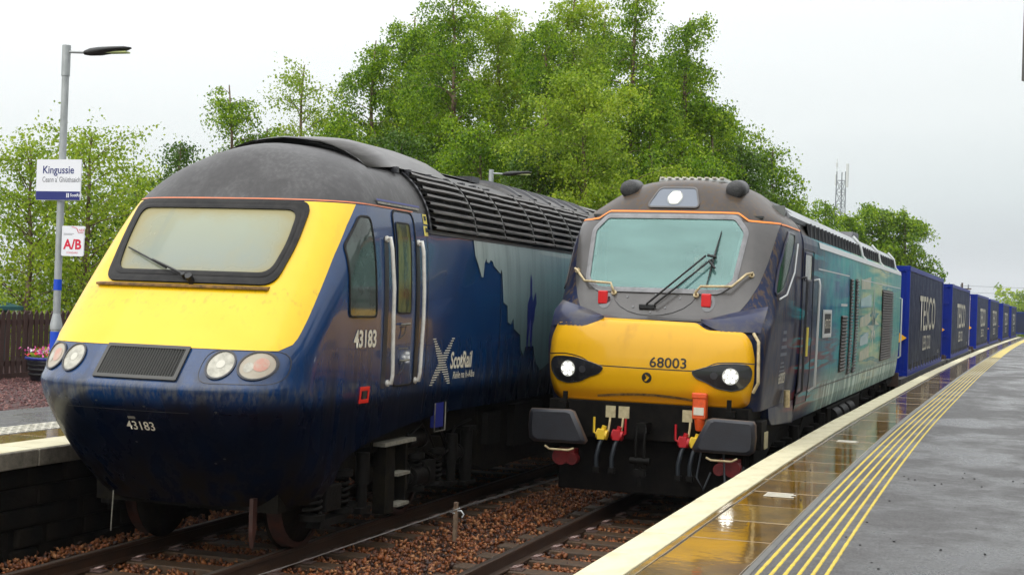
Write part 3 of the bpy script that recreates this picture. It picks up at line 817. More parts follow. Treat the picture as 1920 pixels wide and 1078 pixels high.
# logo of stepped bars, and the operator lettering
for k in range(20):
    z = 1.55+.0270*k; f = k/19
    for dr_ in (0, 1):
        c = (3.82 + .62*f) if dr_ else (4.36 - .50*f); wd = .045+.06*math.sin(math.pi*min(1, f*1.1))
        hh = .0055
        strip('emblem_bar', SH, [c-wd, c+wd], z, z+hh*2, .004 + .001*dr_, m_cream, hst, 1)
text_obj('operator_name', 'ScotRail', .265, m_cream, hst, lambda u, v, w_: SH(4.38+u, 1.725+v, .004), shear=.12, sx=.82, align='LEFT', bold=.007)
text_obj('operator_name', 'Rèile na h-Alba', .12, m_cream, hst, lambda u, v, w_: SH(4.48+u, 1.60+v, .004), shear=.15, sx=.98, align='LEFT', bold=.001)
strip('door_print', SH, [2.84, 3.1], 1.98, 1.99, .008, m_step, dr, 1)
# the printed skyline: pale sky panels behind a dark castle outline
def sky_paint(K, x, y, z):
    c = K.mix(K.mr(z, 1.7, 3.25), (.085, .15, .15), (.38, .44, .42)); c = K.mix(K.mr(y, 5, 9, 0, .6), c, (.12, .25, .29))
    s = K.noise(4, (1, 2, .15)); return K.mix(K.mr(s, .45, .65, 0, .35), c, (.05, .07, .06)), .35, .5
m_mural = livery('printed_sky', sky_paint)
low = [(5.10, 3.24), (5.12, 3.05), (5.22, 2.94), (5.33, 2.80), (5.39, 2.80), (5.44, 2.97), (5.50, 3.03), (5.52, 2.99), (5.6, 2.98), (5.66, 3.02), (5.74, 3.0), (5.78, 2.95), (6.02, 2.86), (6.06, 2.92), (6.09, 2.86), (6.14, 2.5), (6.30, 2.46), (6.33, 2.25), (6.46, 2.22), (6.55, 2.30), (6.6, 2.16), (6.85, 2.08), (6.9, 1.9), (7.03, 1.80), (7.1, 1.92), (7.45, 1.92), (7.55, 1.72), (7.8, 1.58), (8.2, 1.68), (8.5, 1.64), (8.62, 2.2), (8.70, 1.7), (9.2, 1.62), (10.5, 1.7), (12, 1.9), (14, 1.6), (15.8, 1.7)]
us = sorted(set([a for a, b in low] + lsp(5.1, 15.8, 40)))
strip('printed_sky', SH, us, lambda y: lin(y, low), 3.235, .010, m_mural, hst, 12)
stat = [(7.13, 1.90), (7.18, 1.9), (7.22, 2.15), (7.30, 1.9), (7.36, 1.9), (7.36, 2.2), (7.42, 2.28), (7.44, 2.42), (7.50, 2.50), (7.46, 2.66), (7.40, 2.58), (7.34, 2.52), (7.30, 2.62), (7.30, 2.80), (7.26, 2.90), (7.22, 2.78), (7.22, 2.6), (7.12, 2.5), (7.12, 2.22)]
patch('printed_statue', stat, SH, .014, m_navy, hst, 2, .3, c=(7.27, 2.35))
for y in (7.9, 6.38+1.7): pass
for y in (3.62, 6.05, 8.25, 10.5, 13.0): strip('panel_seam', SH, [y, y+.014], 1.25, 3.24, .0065, m_lensrim, hst, 6)
strip('cantrail', SH, lsp(3.66, 17.3, 30), 3.238, 3.285, .015, m_roofdirt, hst)
# louvre bank: real slats in columns, each column framed
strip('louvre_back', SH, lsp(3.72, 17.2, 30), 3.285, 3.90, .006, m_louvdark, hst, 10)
cols_ = [3.74, 5.10, 6.15, 7.35, 8.25, 9.2, 10.2, 11.3, 12.6, 14.0, 15.5, 17.1]
rows = [3.30, 3.385, 3.475, 3.56, 3.645, 3.725, 3.80, 3.865]
for ci, (ya, yb) in enumerate(zip(cols_, cols_[1:])):
    for ri, z in enumerate(rows):
        yy = lsp(ya+.025, yb-.025, 5); vs = []; fs = []
        dn = .05 if ri < 5 else .03
        for i, y in enumerate(yy):
            j = random.uniform(-.006, .006)
            vs += [SH(y, z, .014), SH(y, z-.012, .070+j), SH(y, z+.008, .076+j), SH(y, z+dn, .014)]
            if i: fs += [(4*i-4+k, 4*i-4+k+1, 4*i+k+1, 4*i+k) for k in range(3)]
        mesh_obj('louvre', vs, fs, m_louv, hst)
    if ci: 
        vs = []; fs = []
        for i, z in enumerate(lsp(3.28, 3.91, 12)):
            vs += [SH(ya-.014, z, .006), SH(ya-.014, z, .066), SH(ya+.014, z, .066), SH(ya+.014, z, .006)]
            if i: fs += [(4*i-4+k, 4*i-4+k+1, 4*i+k+1, 4*i+k) for k in range(3)]
        mesh_obj('louvre_divider', vs, fs, m_grille, hst)
strip('cab_edge', SH, [3.69, 3.735], 3.24, 4.04, .03, m_lensrim, hst, 14)
# roof hood and roof gear
def arc_roof(x, lift): # local roof height at x
    lo, hi = 3.3, 4.149
    for _ in range(30):
        m_ = (lo+hi)/2
        if prm(H, m_)[0] > abs(x): lo = m_
        else: hi = m_
    return lo + lift
def hood(name, xa, xb, ys, lifts, mat, parent, thick=.0, lip=0):
    xs = lsp(xa, xb, 15); vs = []; fs = []; n = len(xs)
    for i, (y, l) in enumerate(zip(ys, lifts)):
        vs += [Vector((x, y + lip*(x/max(abs(xa), abs(xb)))**2*(1 if i == 0 else 0), arc_roof(x, l*(1-(.97 if lip and i < 2 else .5)*(abs(x)/max(abs(xa), abs(xb)))**(1.6 if lip and i < 2 else 5))))) for x in xs]
        if i: fs += [((i-1)*n+k, (i-1)*n+k+1, i*n+k+1, i*n+k) for k in range(n-1)]
    return mesh_obj(name, vs, fs, mat, parent, True)
m_hood = M('hood_metal', (.11, .105, .10), .38, var=1, vs=4, vcol=(.055, .052, .05), stretch=(1, .3, 1))
hd = hood('intake_hood', -.99, .99, [2.72, 2.76, 3.45, 4.4, 5.05, 5.5], [.055, .065, .15, .155, .13, .01], m_hood, hst, lip=.6)
hd['label'] = 'pale worn metal hood'
hood('hood_mouth', -.97, .97, [2.74, 2.78, 2.96], [.05, .03, -.03], m_hole, hd, lip=.6)
hood('hood_rim', -1.0, 1.0, [2.69, 2.77], [.058, .077], m_lensrim, hd, lip=.6)
for y in (3.45, 3.8, 4.4, 4.95, 5.5, 5.9, 6.4, 7.4):
    z = arc_roof(1.0, .05); MB().box(.96, 1.04, y-.03, y+.03, z-.03, z+.035).build('roof_bolt', m_lensrim, hst)
for (x0, x1, y0, y1, h, mt) in ((-.7, .55, 5.7, 7.0, .035, m_louv), (-.8, .9, 7.9, 12.4, .05, m_roofdirt), (-.5, .5, 12.6, 14.2, .09, m_louv), (-.75, .75, 14.5, 16.6, .05, m_roofdirt)):
    hood('roof_panel', x0, x1, [y0, y0+.03, y1-.03, y1], [.0, h, h, 0], mt, hst)
for y in (8.15, 8.85, 9.55, 10.25, 10.95, 11.65):
    hood('roof_duct', -.1, .85, [y, y+.02, y+.16, y+.18], [.04, .10, .10, .04], m_lensrim, hst)
MB().cyl((.05, 6.95, 4.1), (.05, 6.95, 4.24), .07).box(.2, .5, 7.2, 7.5, 4.12, 4.2).build('exhaust_stub', m_lensrim, hst)
# underframe, bogie and running gear
B('underframe', m_under, hst, -1.15, 1.15, 1.6, 17.4, .95, 1.5)
B('apron_back', m_under, hst, -1.0, 1.0, 1.0, 1.6, .45, 1.55)
MB().prism([(5.9, .45), (6.2, .35), (10.6, .35), (10.9, .45), (10.9, 1.2), (5.9, 1.2)], 'x', -1.18, 1.18).build('fuel_tank', m_under, hst)
def wheelset(parent, y, name='wheel'):
    for sx in (-1, 1):
        w_ = MB().lathe([(0, -.07), (.42, -.07), (.44, -.02), (.50, -.02), (.505, .055), (.53, .06), (.53, .075), (0, .075)], (sx*.78, y, .515), (-sx, 0, 0), 28).build(name, m_under, parent)
        MB().lathe([(.46, -.078), (.508, -.076), (.509, .05)], (sx*.78, y, .515), (-sx, 0, 0), 28).build('tyre', m_tread, w_)
        MB().cyl((sx*.8, y, .515), (sx*1.13, y, .515), .12, .10).build('axle_box', m_under2, w_)
    MB().cyl((-.75, y, .515), (.75, y, .515), .08).build('axle', m_under, parent)
def bogie(parent, ya, yb, kind=0):
    b = empty('bogie', (0, 0, 0)); b.parent = parent
    def q(o): o.parent = b; return o
    # flattened to two levels: wheels and gear hang from the bogie itself
    for y in (ya, yb):
        for sx in (-1, 1):
            MB().lathe([(0, -.07), (.42, -.07), (.44, -.02), (.50, -.02), (.505, .055), (.53, .06), (.53, .075), (0, .075)], (sx*.78, y, .515), (-sx, 0, 0), 28).build('wheel', m_under, b)
            MB().lathe([(.45, -.080), (.509, -.078), (.510, .05)], (sx*.78, y, .515), (-sx, 0, 0), 28).build('tyre', m_tread, b)
            mb = MB().cyl((sx*.8, y, .515), (sx*1.16, y, .515), .13, .11); mb.box(sx*1.16-.05, sx*1.16+.05, y-.17, y+.17, .40, .66); mb.build('axle_box', m_under2, b, .015)
            # coil spring beside the axle box
            for dy in (-.30, .32):
                pts = [Vector((sx*1.12+.085*math.cos(a), y+dy+.085*math.sin(a), .40+.030*a/math.pi)) for a in [i*math.pi/5 for i in range(51)]]
                MB().tube(pts, .019, 6).build('coil_spring', m_black, b)
                MB().cyl((sx*1.12, y+dy, .34), (sx*1.12, y+dy, .395), .13).build('spring_seat', m_under2, b); MB().cyl((sx*1.12, y+dy, .71), (sx*1.12, y+dy, .77), .125).build('spring_seat', m_under2, b)
            MB().cyl((sx*1.22, y+.62, .36), (sx*1.22, y+.62, .62), .055).cyl((sx*1.22, y+.62, .60), (sx*1.22, y+.62, .92), .072).box(sx*1.22-.05, sx*1.22+.05, y+.50, y+.74, .30, .36).build('damper', m_under2, b)
        MB().cyl((-.75, y, .515), (.75, y, .515), .08).build('axle', m_under, b)
    for sx in (-1, 1):
        MB().prism([(ya-.55, .74), (ya-.5, .90), (ya+.6, .92), ((ya+yb)/2-.4, .72), ((ya+yb)/2+.4, .72), (yb-.6, .92), (yb+.5, .90), (yb+.65, .74), (yb-.5, .76), ((ya+yb)/2+.3, .55), ((ya+yb)/2-.3, .55), (ya+.5, .76)], 'x', sx*1.0, sx*1.12).build('side_frame', m_under, b, .01)
        MB().prism([(ya-.25, .33), (ya+.25, .33), (ya+.6, .42), (ya+.6, .36), (ya+.2, .26), (ya-.3, .26)], 'x', sx*1.05, sx*1.2).build('tie_bar', m_under2, b)
    return b
bogie(hst, 1.78, 4.30)
bogie(hst, 13.0, 15.6)
# steps below the cab door, brake cylinders, pipes, life guard
st = MB().box(1.16, 1.30, 2.78, 3.62, .945, .985); st.build('step_plate', m_step, hst)
MB().box(1.04, 1.16, 2.72, 3.66, .88, .99).build('step_bracket', m_under2, hst)
ld = MB().box(1.12, 1.26, 2.90, 3.14, .22, .945).box(1.12, 1.24, 3.48, 3.54, .25, .945); ld.build('ladder_frame', m_under, hst)
for z in (.60, .27): MB().box(1.16, 1.30, 3.14, 3.48, z, z+.03).build('step_plate', m_step, hst)
for (y, z, L, r) in ((3.7, .93, .42, .10), (3.85, .50, .34, .12), (5.0, .66, .3, .09)):
    MB().cyl((1.12, y, z), (1.12, y+L, z), r).cyl((1.12, y+L, z), (1.12, y+L+.05, z), r*1.15).cyl((1.12, y-.04, z), (1.12, y, z), r*.6).build('brake_cylinder', m_under2, hst)
MB().cyl((1.18, 5.52, .28), (1.18, 5.52, .92), .075).box(1.1, 1.26, 5.4, 5.66, .92, .97).box(1.1, 1.26, 5.3, 5.7, .26, .30).build('vertical_damper', m_under2, hst)
for pts in ([(1.2, 3.55, .95), (1.25, 3.9, 1.12), (1.2, 4.2, 1.0), (1.2, 4.4, .8)], [(1.15, 3.6, .8), (1.2, 3.7, .62), (1.18, 3.66, .4)], [(1.15, 4.6, 1.1), (1.2, 4.8, .8), (1.2, 5.1, 1.0), (1.2, 5.6, 1.05)], [(1.15, 4.2, .78), (1.22, 4.5, .66), (1.2, 4.9, .74), (1.15, 5.2, .9)]):
    MB().tube(pts, .016, 6).build('pipe', m_under2, hst)
MB().prism([(.82, .60), (.90, .60), (.90, .30), (.85, .14), (.82, .28)], 'x', .80, .84).build('life_guard', m_tread, hst)
MB().tube([(-.55, .62, .6), (-.55, .6, .22)], .006, 5).build('guard_wire', m_step, hst)
MB().box(1.30, 1.345, 4.02, 4.30, 1.06, 1.34).build('data_panel', m_navy, hst)
MB().tube([(1.36, 4.0, 1.34), (1.36, 4.0, 1.02), (1.36, 4.32, 1.02), (1.36, 4.32, 1.34)], .008, 5).build('panel_bracket', m_step, hst)
MB().box(1.2, 1.28, 6.0, 6.5, .7, 1.1).box(1.2, 1.3, 7.0, 8.2, .6, 1.15).build('equipment_box', m_under2, hst)
# ------------------------------------------------------------------ freight locomotive on the near track
def l68_paint(K, x, y, z):
    st = K.noise(5, (1, 1, .15)); bl = K.noise(2.2); big = K.noise(1.1, (1, .5, 1.2), 4, .55, (.5, 0, 0)); fine = K.noise(20, (1, 1, .25))
    dg = K.noise(1.5, (1, .13, 2.6), 3, .5, (-.28, 0, 0))
    navy = K.mix(K.mr(bl, .35, .65), (.004, .010, .034), (.008, .016, .055))
    teal = K.mix(K.mr(big, .38, .62), (.005, .09, .19), (.004, .32, .30))
    green = K.mix(K.mr(dg, .40, .58), (.008, .30, .25), (.50, .54, .27))
    c = K.mix(K.mr(y, 3.6, 6.5, 0, 1, True), navy, teal)
    c = K.mix(K.mr(y, 8.8, 11.5, 0, 1, True), c, green)
    c = K.mix(K.mr(y, 14.5, 17.5, 0, .85, True), c, (.02, .26, .24))
    # swept brush strokes: red low down near the cab, teal rising behind it
    c = K.mix(K.m('MULTIPLY', K.m('MULTIPLY', K.mr(dg, .50, .56), K.mr(z, 2.35, 2.05)), K.m('MULTIPLY', K.mr(y, 8.5, 5.5), K.mr(y, 1.2, 2.2))), c, (.12, .018, .022))
    c = K.mix(K.m('MULTIPLY', K.m('MULTIPLY', K.mr(dg, .56, .60), K.mr(dg, .66, .61)), K.mr(y, 1.6, 2.8)), c, (.006, .22, .25))
    low = K.m('MULTIPLY', K.mr(z, 1.75, 1.45, 0, 1, True), K.mr(y, 3.8, 5.5))
    c = K.mix(K.m('MULTIPLY', low, .7), c, (.16, .21, .18))
    c = K.mix(K.m('MULTIPLY', K.m('MULTIPLY', K.mr(st, .50, .58), K.mr(z, 1.46, 1.40)), K.mr(y, 4.5, 7)), c, (.50, .66, .62))
    roofcab = K.mix(K.mr(bl, .35, .65), (.050, .040, .034), (.075, .062, .054))
    nose = K.mr(y, 3.0, 2.9)
    c = K.mix(K.m('MULTIPLY', K.m('GREATER_THAN', z, 3.60), 1.0), c, roofcab)
    # brake dust and flies behind the cab front
    d = K.m('MULTIPLY', K.mr(fine, .50, .62), K.m('MULTIPLY', nose, K.mr(z, 1.2, 2.6, .3, 1)))
    c = K.mix(K.m('MULTIPLY', d, .75), c, (.09, .055, .025))
    c = K.mix(K.m('MULTIPLY', K.mr(st, .54, .70), .35), c, (.06, .05, .035))
    return c, K.mr(bl, .3, .7, .35, .5), .12, .15
m_68 = livery('loco_paint', l68_paint)
m_68yel = livery('amber_warning_paint', lambda K, x, y, z: (K.mix(K.m('MULTIPLY', K.mr(K.noise(5, (1, 1, .4)), .52, .72), K.mr(z, 1.9, 2.3, .1, .5)), K.mix(K.mr(z, 1.62, 1.38, 0, 1, True), (.76, .40, .003), (.56, .22, .003)), (.40, .18, .006)), .34, .3, .3))
m_mask = livery('graphite_paint', lambda K, x, y, z: (K.mix(K.mr(K.noise(2.2), .35, .65), (.040, .036, .033), (.064, .058, .053)), K.mr(K.noise(6), .3, .7, .3, .45), .3))
m_fair = livery('scuffed_fairing', lambda K, x, y, z: (K.mix(K.mr(K.noise(3.2), .42, .62), (.010, .015, .055), (.055, .048, .046)), .4, .25, .3))
m_orange = M('orange_line', (.90, .24, .015), .4, var=.3, vs=6, vcol=(.5, .15, .02))
m_beige = M('beige_handrail', (.58, .47, .26), .4, var=.7, vs=14, vcol=(.22, .15, .07))
m_redlens = M('red_lens', (.50, .008, .010), .25, coat=.3, emit=(1, .02, .02, .15))
m_bezel = M('black_bezel', (.012, .012, .014), .25, coat=1)
m_glow = M('lit_reflector', (.35, .35, .33), .3, emit=(1, 1, .9, .22)); m_glow2 = M('lit_reflector_dim', (.30, .31, .30), .3, emit=(1, 1, .85, .08))
m_led2 = M('dim_led', (.9, .9, .8), .3, emit=(1, 1, .85, 2.0))
m_led = M('lit_led', (1, 1, .95), .3, emit=(1, 1, .92, 7))
m_greenglass = M('green_glass', (.008, .035, .016), .2, spec=.08, var=1, vs=3, vcol=(.015, .07, .03))
m_mesh = M('speaker_mesh', (.025, .025, .026), .5, var=1, vs=60, vcol=(.06, .06, .06))
m_chrome = M('lamp_housing', (.14, .16, .19), .35, metal=.2)
m_buf = M('buffer_face', (.022, .024, .031), .42, var=1, vs=6, vcol=(.018, .018, .022), bump=.1)
m_bufrim = M('buffer_rim', (.045, .035, .028), .5, var=1, vs=14, vcol=(.09, .05, .03))
m_redp = M('red_cock', (.42, .006, .012), .45); m_redv = M('red_valve', (.20, .005, .006), .5, var=.8, vs=12); m_yelp = M('yellow_cock', (.75, .50, .03), .4)
m_hose = M('rubber_hose', (.02, .026, .032), .45); m_jump = M('orange_jumper', (.80, .10, .015), .4, var=.5, vs=12, vcol=(.35, .05, .02))
m_tagp = M('cream_tag', (.50, .44, .26), .5, var=.5, vs=20, vcol=(.25, .2, .1))
m_roofpan = M('pale_roof_panel', (.36, .38, .39), .3, var=.7, vs=3, vcol=(.17, .18, .19), stretch=(1, .2, 1))
m_silver = M('silver_line', (.55, .57, .56), .35)
m_vent = M('brown_vent', (.050, .035, .022), .5, var=1, vs=30, vcol=(.015, .012, .01))

def screen_glass(name, tint, mixf, rough=.03):
    m = bpy.data.materials.new(name); m.use_nodes = True; t = m.node_tree; L = t.links.new
    t.nodes.remove(t.nodes['Principled BSDF']); o = t.nodes['Material Output']
    tr = t.nodes.new('ShaderNodeBsdfTransparent'); tr.inputs[0].default_value = (.75, .95, .92, 1)
    df = t.nodes.new('ShaderNodeBsdfDiffuse'); gl = t.nodes.new('ShaderNodeBsdfGlossy'); gl.inputs['Roughness'].default_value = rough; gl.inputs[0].default_value = (.72, .95, .92, 1)
    c = t.nodes.new('ShaderNodeTexCoord'); n = t.nodes.new('ShaderNodeTexNoise'); n.inputs['Scale'].default_value = 2.5; n.inputs['Detail'].default_value = 6
    mp_ = t.nodes.new('ShaderNodeMapping'); mp_.inputs['Scale'].default_value = (.6, 1, 2.2); L(c.outputs['Object'], mp_.inputs[0]); L(mp_.outputs[0], n.inputs[0])
    rr = t.nodes.new('ShaderNodeValToRGB'); rr.color_ramp.elements[0].color = (*tint, 1); rr.color_ramp.elements[0].position = .35; rr.color_ramp.elements[1].color = (*[min(1, k*1.35+.02) for k in tint], 1); rr.color_ramp.elements[1].position = .68
    L(n.outputs[0], rr.inputs[0]); L(rr.outputs[0], df.inputs[0])
    a = t.nodes.new('ShaderNodeMixShader'); a.inputs[0].default_value = .16; L(df.outputs[0], a.inputs[1]); L(gl.outputs[0], a.inputs[2])
    b = t.nodes.new('ShaderNodeMixShader'); b.inputs[0].default_value = mixf; L(tr.outputs[0], b.inputs[1]); L(a.outputs[0], b.inputs[2]); L(b.outputs[0], o.inputs[0])
    return m
m_screen = screen_glass('tinted_screen', (.13, .275, .25), .50, .06)

loco = empty('freight_locomotive', (LK.O[0], LK.O[1], 0), -.018)
tag(loco, 'freight locomotive numbered 68003 with amber lower nose and lit lamps, heading the blue containers', 'locomotive')
FL, SLm, TL = front_map(LK), side_map(LK, 1), t_map(LK)
glass = rnd([(-.93, 2.79), (-.78, 2.70), (.62, 2.70), (.78, 2.79), (.88, 3.45), (.72, 3.62), (-.90, 3.62), (-1.04, 3.47)], .04, 3)
glass = rnd([(-.96, 2.84), (-.80, 2.72), (.70, 2.72), (.86, 2.84), (.92, 3.46), (.78, 3.63), (-.86, 3.63), (-1.0, 3.46)], .04, 3)
gx = lambda z: .82 if z < 3.5 else .72
def hole(x, z):
    a = lin(z, [(2.72, .78), (2.84, .94), (3.46, .98), (3.63, .84)]); b = lin(z, [(2.72, .68), (2.84, .84), (3.46, .90), (3.63, .76)])
    return 2.745 < z < 3.605 and -a+.02 < x < b-.02
def sk(c): return c.y < 1.6 and hole(c.x, c.z)
LT = tnodes(LK, 3.0, 8)
def lz(t): return [1.32, 1.36, 1.42, 1.5, 1.6, 1.7, 1.8, 1.9, 2.0, 2.1, 2.2, 2.28, 2.33, 2.38, 2.43, 2.5] + lsp(2.58, 3.4, 14) + [3.48, 3.55, 3.6, 3.65, 3.7, 3.76, 3.82, 3.88, 3.94, 4.0, 4.05, 4.09, 4.12, 4.15, 4.175, 4.19, 4.2, 4.206]
shell('cab', LK, LT, lz, m_68, loco, sk)
# amber lower nose: a block standing proud of the cab
ax = [(-1.19, 1.42), (-1.10, 1.36), (1.10, 1.36), (1.18, 1.42), (1.235, 1.7), (1.235, 1.95), (1.20, 2.12), (1.11, 2.235), (.68, 2.245), (.57, 2.315), (-.68, 2.335), (-.78, 2.27), (-1.18, 2.275), (-1.235, 2.1), (-1.245, 1.9), (-1.235, 1.62)]
patch('nose_panel', rnd(ax, .05, 3), FL, .035, m_68yel, loco, 14, .06, c=(0, 1.82), edge=.08)
# seam and lamp recesses
seam = [(-1.24, 1.90), (-1.05, 1.91), (-.85, 1.88), (-.62, 1.79), (-.45, 1.785), (.5, 1.775), (.62, 1.79), (.85, 1.88), (1.05, 1.89), (1.235, 1.885)]
strip('nose_seam', FL, lsp(-1.24, 1.235, 50), lambda x: cr(x, seam)-.006, lambda x: cr(x, seam)+.006, .037, m_bezel, loco, 1)
strip('nose_crease', FL, lsp(-.62, .66, 24), lambda x: 1.44+.055*math.cos(x*2.2)-.03, lambda x: 1.44+.055*math.cos(x*2.2)+.0, .039, m_ledge, loco, 1)
for s in (-1, 1):
    lamp = [(s*.54, 1.765), (s*.70, 1.815), (s*.88, 1.86), (s*1.05, 1.87), (s*1.17, 1.862), (s*1.205, 1.80), (s*1.19, 1.70), (s*1.12, 1.61), (s*1.0, 1.575), (s*.84, 1.60), (s*.70, 1.67), (s*.60, 1.70)]
    lo_ = rnd(lamp, .03, 2)
    hb = patch('headlight', lo_, FL, .045, m_bezel, loco, 5, .05, c=(s*.95, 1.73))
    frame('lamp_surround', inset(lo_, -.012), lo_, FL, .038, .012, m_bezel, hb)
    c = (s*.985, 1.735)
    patch('lamp_dish', ell(c[0], c[1], .092, .092, 24), FL, .050, m_glow, hb, 3, .1)
    pts = [(0, 0)] + [(.056*math.cos(a), .056*math.sin(a)) for a in [i*math.pi/3 for i in range(6)]]
    for px, pz in pts: patch('led', ell(c[0]+px, c[1]+pz, .0205, .0205, 8), FL, .056, m_led, hb, 1, .1)
    patch('side_reflector', ell(s*.80, 1.735, .045, .04, 10), FL, .050, m_lensrim, hb, 2, .1)
text_obj('running_number', '68003', .165, m_blackp, loco, lambda u, v, w_: FL(u+.255, v+1.80, .041), sx=1.12, bold=.002)
lg = patch('round_emblem', ell(0, 1.675, .060, .060, 20), FL, .040, m_blackp, loco, 3, .1)
patch('emblem_arrow', [(-.02, 1.715), (.035, 1.68), (-.005, 1.635), (-.03, 1.64), (0, 1.675)], FL, .043, m_68yel, lg, 2, .1)
# graphite mask, orange line, side fairings
mk = [(-.80, 2.35), (.62, 2.345), (.97, 2.47), (1.06, 2.62), (1.14, 2.82), (1.20, 3.1), (1.25, 3.35), (1.285, 3.60), (.93, 3.60), (.80, 3.705), (-.88, 3.72), (-1.0, 3.62), (-1.28, 3.60), (-1.27, 3.3), (-1.25, 3.0), (-1.18, 2.78), (-1.08, 2.58), (-.98, 2.45)]
def msk(a, b, name, off, mat, nb=40, cols=64):
    """mask split in horizontal strips so that the windscreen opening stays open"""
    vs = []; fs = []
    zs = lsp(2.35, 3.60, nb)
    def w_(z): return lin(z, [(2.345, .80), (2.47, .985), (2.62, 1.075), (2.82, 1.16), (3.1, 1.225), (3.35, 1.262), (3.6, 1.288)])
    for i, z in enumerate(zs):
        for k in range(cols): vs.append(FL((-1+2*k/(cols-1))*w_(z)*(1.0), z, off))
        if i:
            for k in range(cols-1):
                f = ((i-1)*cols+k, (i-1)*cols+k+1, i*cols+k+1, i*cols+k); c = sum((vs[q] for q in f), Vector())/4
                if hole(c.x, c.z): continue
                fs.append(f)
    return mesh_obj(name, vs, fs, mat, loco, True)
msk(0, 0, 'cab_mask', .008, m_mask)
strip('mask_top', FL, lsp(-.93, .86, 34), 3.60, lambda x: 3.60+.11*min(1, max(0, (.93-abs(x+.035))/.10)), .008, m_mask, loco, 2)
ol = [(-1.30, 3.60), (-1.12, 3.605), (-1.0, 3.62), (-.87, 3.715), (.80, 3.705), (.94, 3.61), (1.1, 3.60), (1.30, 3.595)]
strip('orange_line', FL, lsp(-1.29, 1.285, 90), lambda x: lin(x, ol)-.004, lambda x: lin(x, ol)+.018, .012, m_orange, loco, 1)
strip('orange_line', TL, lsp(.84, 2.7, 16), 3.585, 3.607, .012, m_orange, loco, 1)
strip('orange_line', TL, lsp(-2.7, -.84, 16), 3.585, 3.607, .012, m_orange, loco, 1)
for s in (-1, 1):   # shoulders: smooth lumps filling the step between nose block and cab
    pts = []; prof = [(.62, 2.31, 0), (.80, 2.45, .02), (1.02, 2.52, .05), (1.20, 2.58, .04), (1.33, 2.62, .0)]
    us = lsp(.60, 1.30, 12); vs = []; fs = []
    for i, x in enumerate(us):
        f = (x-.60)/.70; zt = 2.34+.22*f**.7; zb_ = 2.325-.09*min(1, f*3)
        p0 = FL(s*min(x, 1.27), zb_, .035 - .0*f); p3 = FL(s*min(x, 1.29), zt, .010)
        p1 = p0 + Vector((0, .0, .04)); mid = (p0+p3)/2 + Vector((s*.02*f, -.045, .035))
        vs += [p0, p1*.6+mid*.4, mid, p3*.6+mid*.4, p3]
        if i: fs += [(5*i-5+k, 5*i-5+k+1, 5*i+k+1, 5*i+k) for k in range(4)]
    mesh_obj('shoulder_fairing', vs, fs, m_fair, loco, True)
# windscreen, its surround, cab interior and the driver's seat
gfo = inset(glass, -.045)
sc = patch('windscreen', glass, FL, .012, m_screen, loco, 8, .09, c=(-.04, 3.17))
frame('window_frame', gfo, inset(glass, .012), FL, .006, .020, M('grey_seal', (.22, .22, .225), .5, var=.5, vs=8), sc)
m_int = M('cab_interior', (.035, .04, .04), .8); m_desk = M('desk_grey', (.16, .17, .16), .6)
it = MB(); it.box(-1.2, 1.2, 2.3, 2.34, 2.2, 3.9); it.build('bulkhead', m_desk, loco)
B('cab_ceiling', m_int, loco, -1.1, 1.1, 1.25, 2.3, 3.66, 3.69)
MB().prism([(.85, 2.70), (1.35, 2.76), (1.40, 2.70), (1.40, 1.9), (.85, 1.9)], 'x', -1.05, 1.05).build('driving_desk', m_desk, loco)
MB().box(-.05, .45, 1.98, 2.10, 2.3, 3.25).build('driver_seat', m_int, loco, .04)
# handrails below the screen, red marker lamps, wiper
for s, pts in ((-1, [(-1.15, 2.93), (-1.10, 2.90), (-.97, 2.76), (-.62, 2.74), (-.58, 2.66)]), (1, [(1.06, 2.93), (1.0, 2.90), (.86, 2.74), (.50, 2.73), (.45, 2.66)])):
    a = [FL(pts[0][0], pts[0][1], 0), FL(pts[0][0], pts[0][1], .07)] + [FL(x, z, .09) for x, z in pts[1:4]] + [FL(pts[4][0], pts[4][1], .08), FL(pts[4][0], pts[4][1], 0)]
    hr = MB().tube(a, .017, 8).build('handrail', m_beige, loco)
    for q in (0, 4): MB().cyl(FL(*pts[q], -.01), FL(*pts[q], .03), .035, n=10).build('rail_boss', m_beige, hr)
    x0 = -.70 if s < 0 else .59
    pk = patch('marker_pocket', ell(x0+.02, 2.575, .085, .11, 18, .2), FL, .012, m_bezel, loco, 2, .1)
    MB().box(-.058, .058, -.03, .03, -.08, .08, Matrix.Translation(FL(x0, 2.585, .045))).build('marker_lamp', m_redlens, loco, .012)
arcp = [(-.60, 2.66)] + [(-.07+.53*math.cos(a), 2.70+.30*math.sin(a)) for a in [R_(190+16*i) for i in range(11)]] + [(.46, 2.66)]
MB().tube([FL(x, z, .012) for x, z in arcp], .005, 5).build('hatch_line', m_bezel, loco)
for x, z in ((-.40, 2.62), (-.30, 2.50), (.10, 2.50), (.26, 2.62), (-.05, 2.66), (-.07, 2.44)): patch('fastener', ell(x, z, .014, .014, 8), FL, .014, m_bezel, loco, 1, 1)
wp = empty('wiper', (0, 0, 0)); wp.parent = loco
for a, b in (((-.12, 2.50), (.50, 3.12)), ((-.02, 2.50), (.58, 3.08))):
    MB().tube([FL(*a, .03), FL(*a, .07), FL(*b, .085)], .013, 6).build('wiper_arm', m_blackp, wp)
MB().tube([FL(.52, 3.13, .08), FL(.63, 3.11, .08)], .018, 6).tube([FL(.56, 3.05, .08), FL(.63, 2.97, .08)], .018, 6).build('wiper_yoke', m_blackp, wp)
MB().tube([FL(.64, 3.46, .035), FL(.60, 3.12, .055), FL(.555, 2.76, .035)], [.006, .016, .006], 6).build('wiper_blade', m_blackp, wp)
MB().box(-.16, .04, -.03, .03, -.03, .03, Matrix.Translation(FL(-.06, 2.50, .02))).build('wiper_pivot', m_blackp, wp, .01)
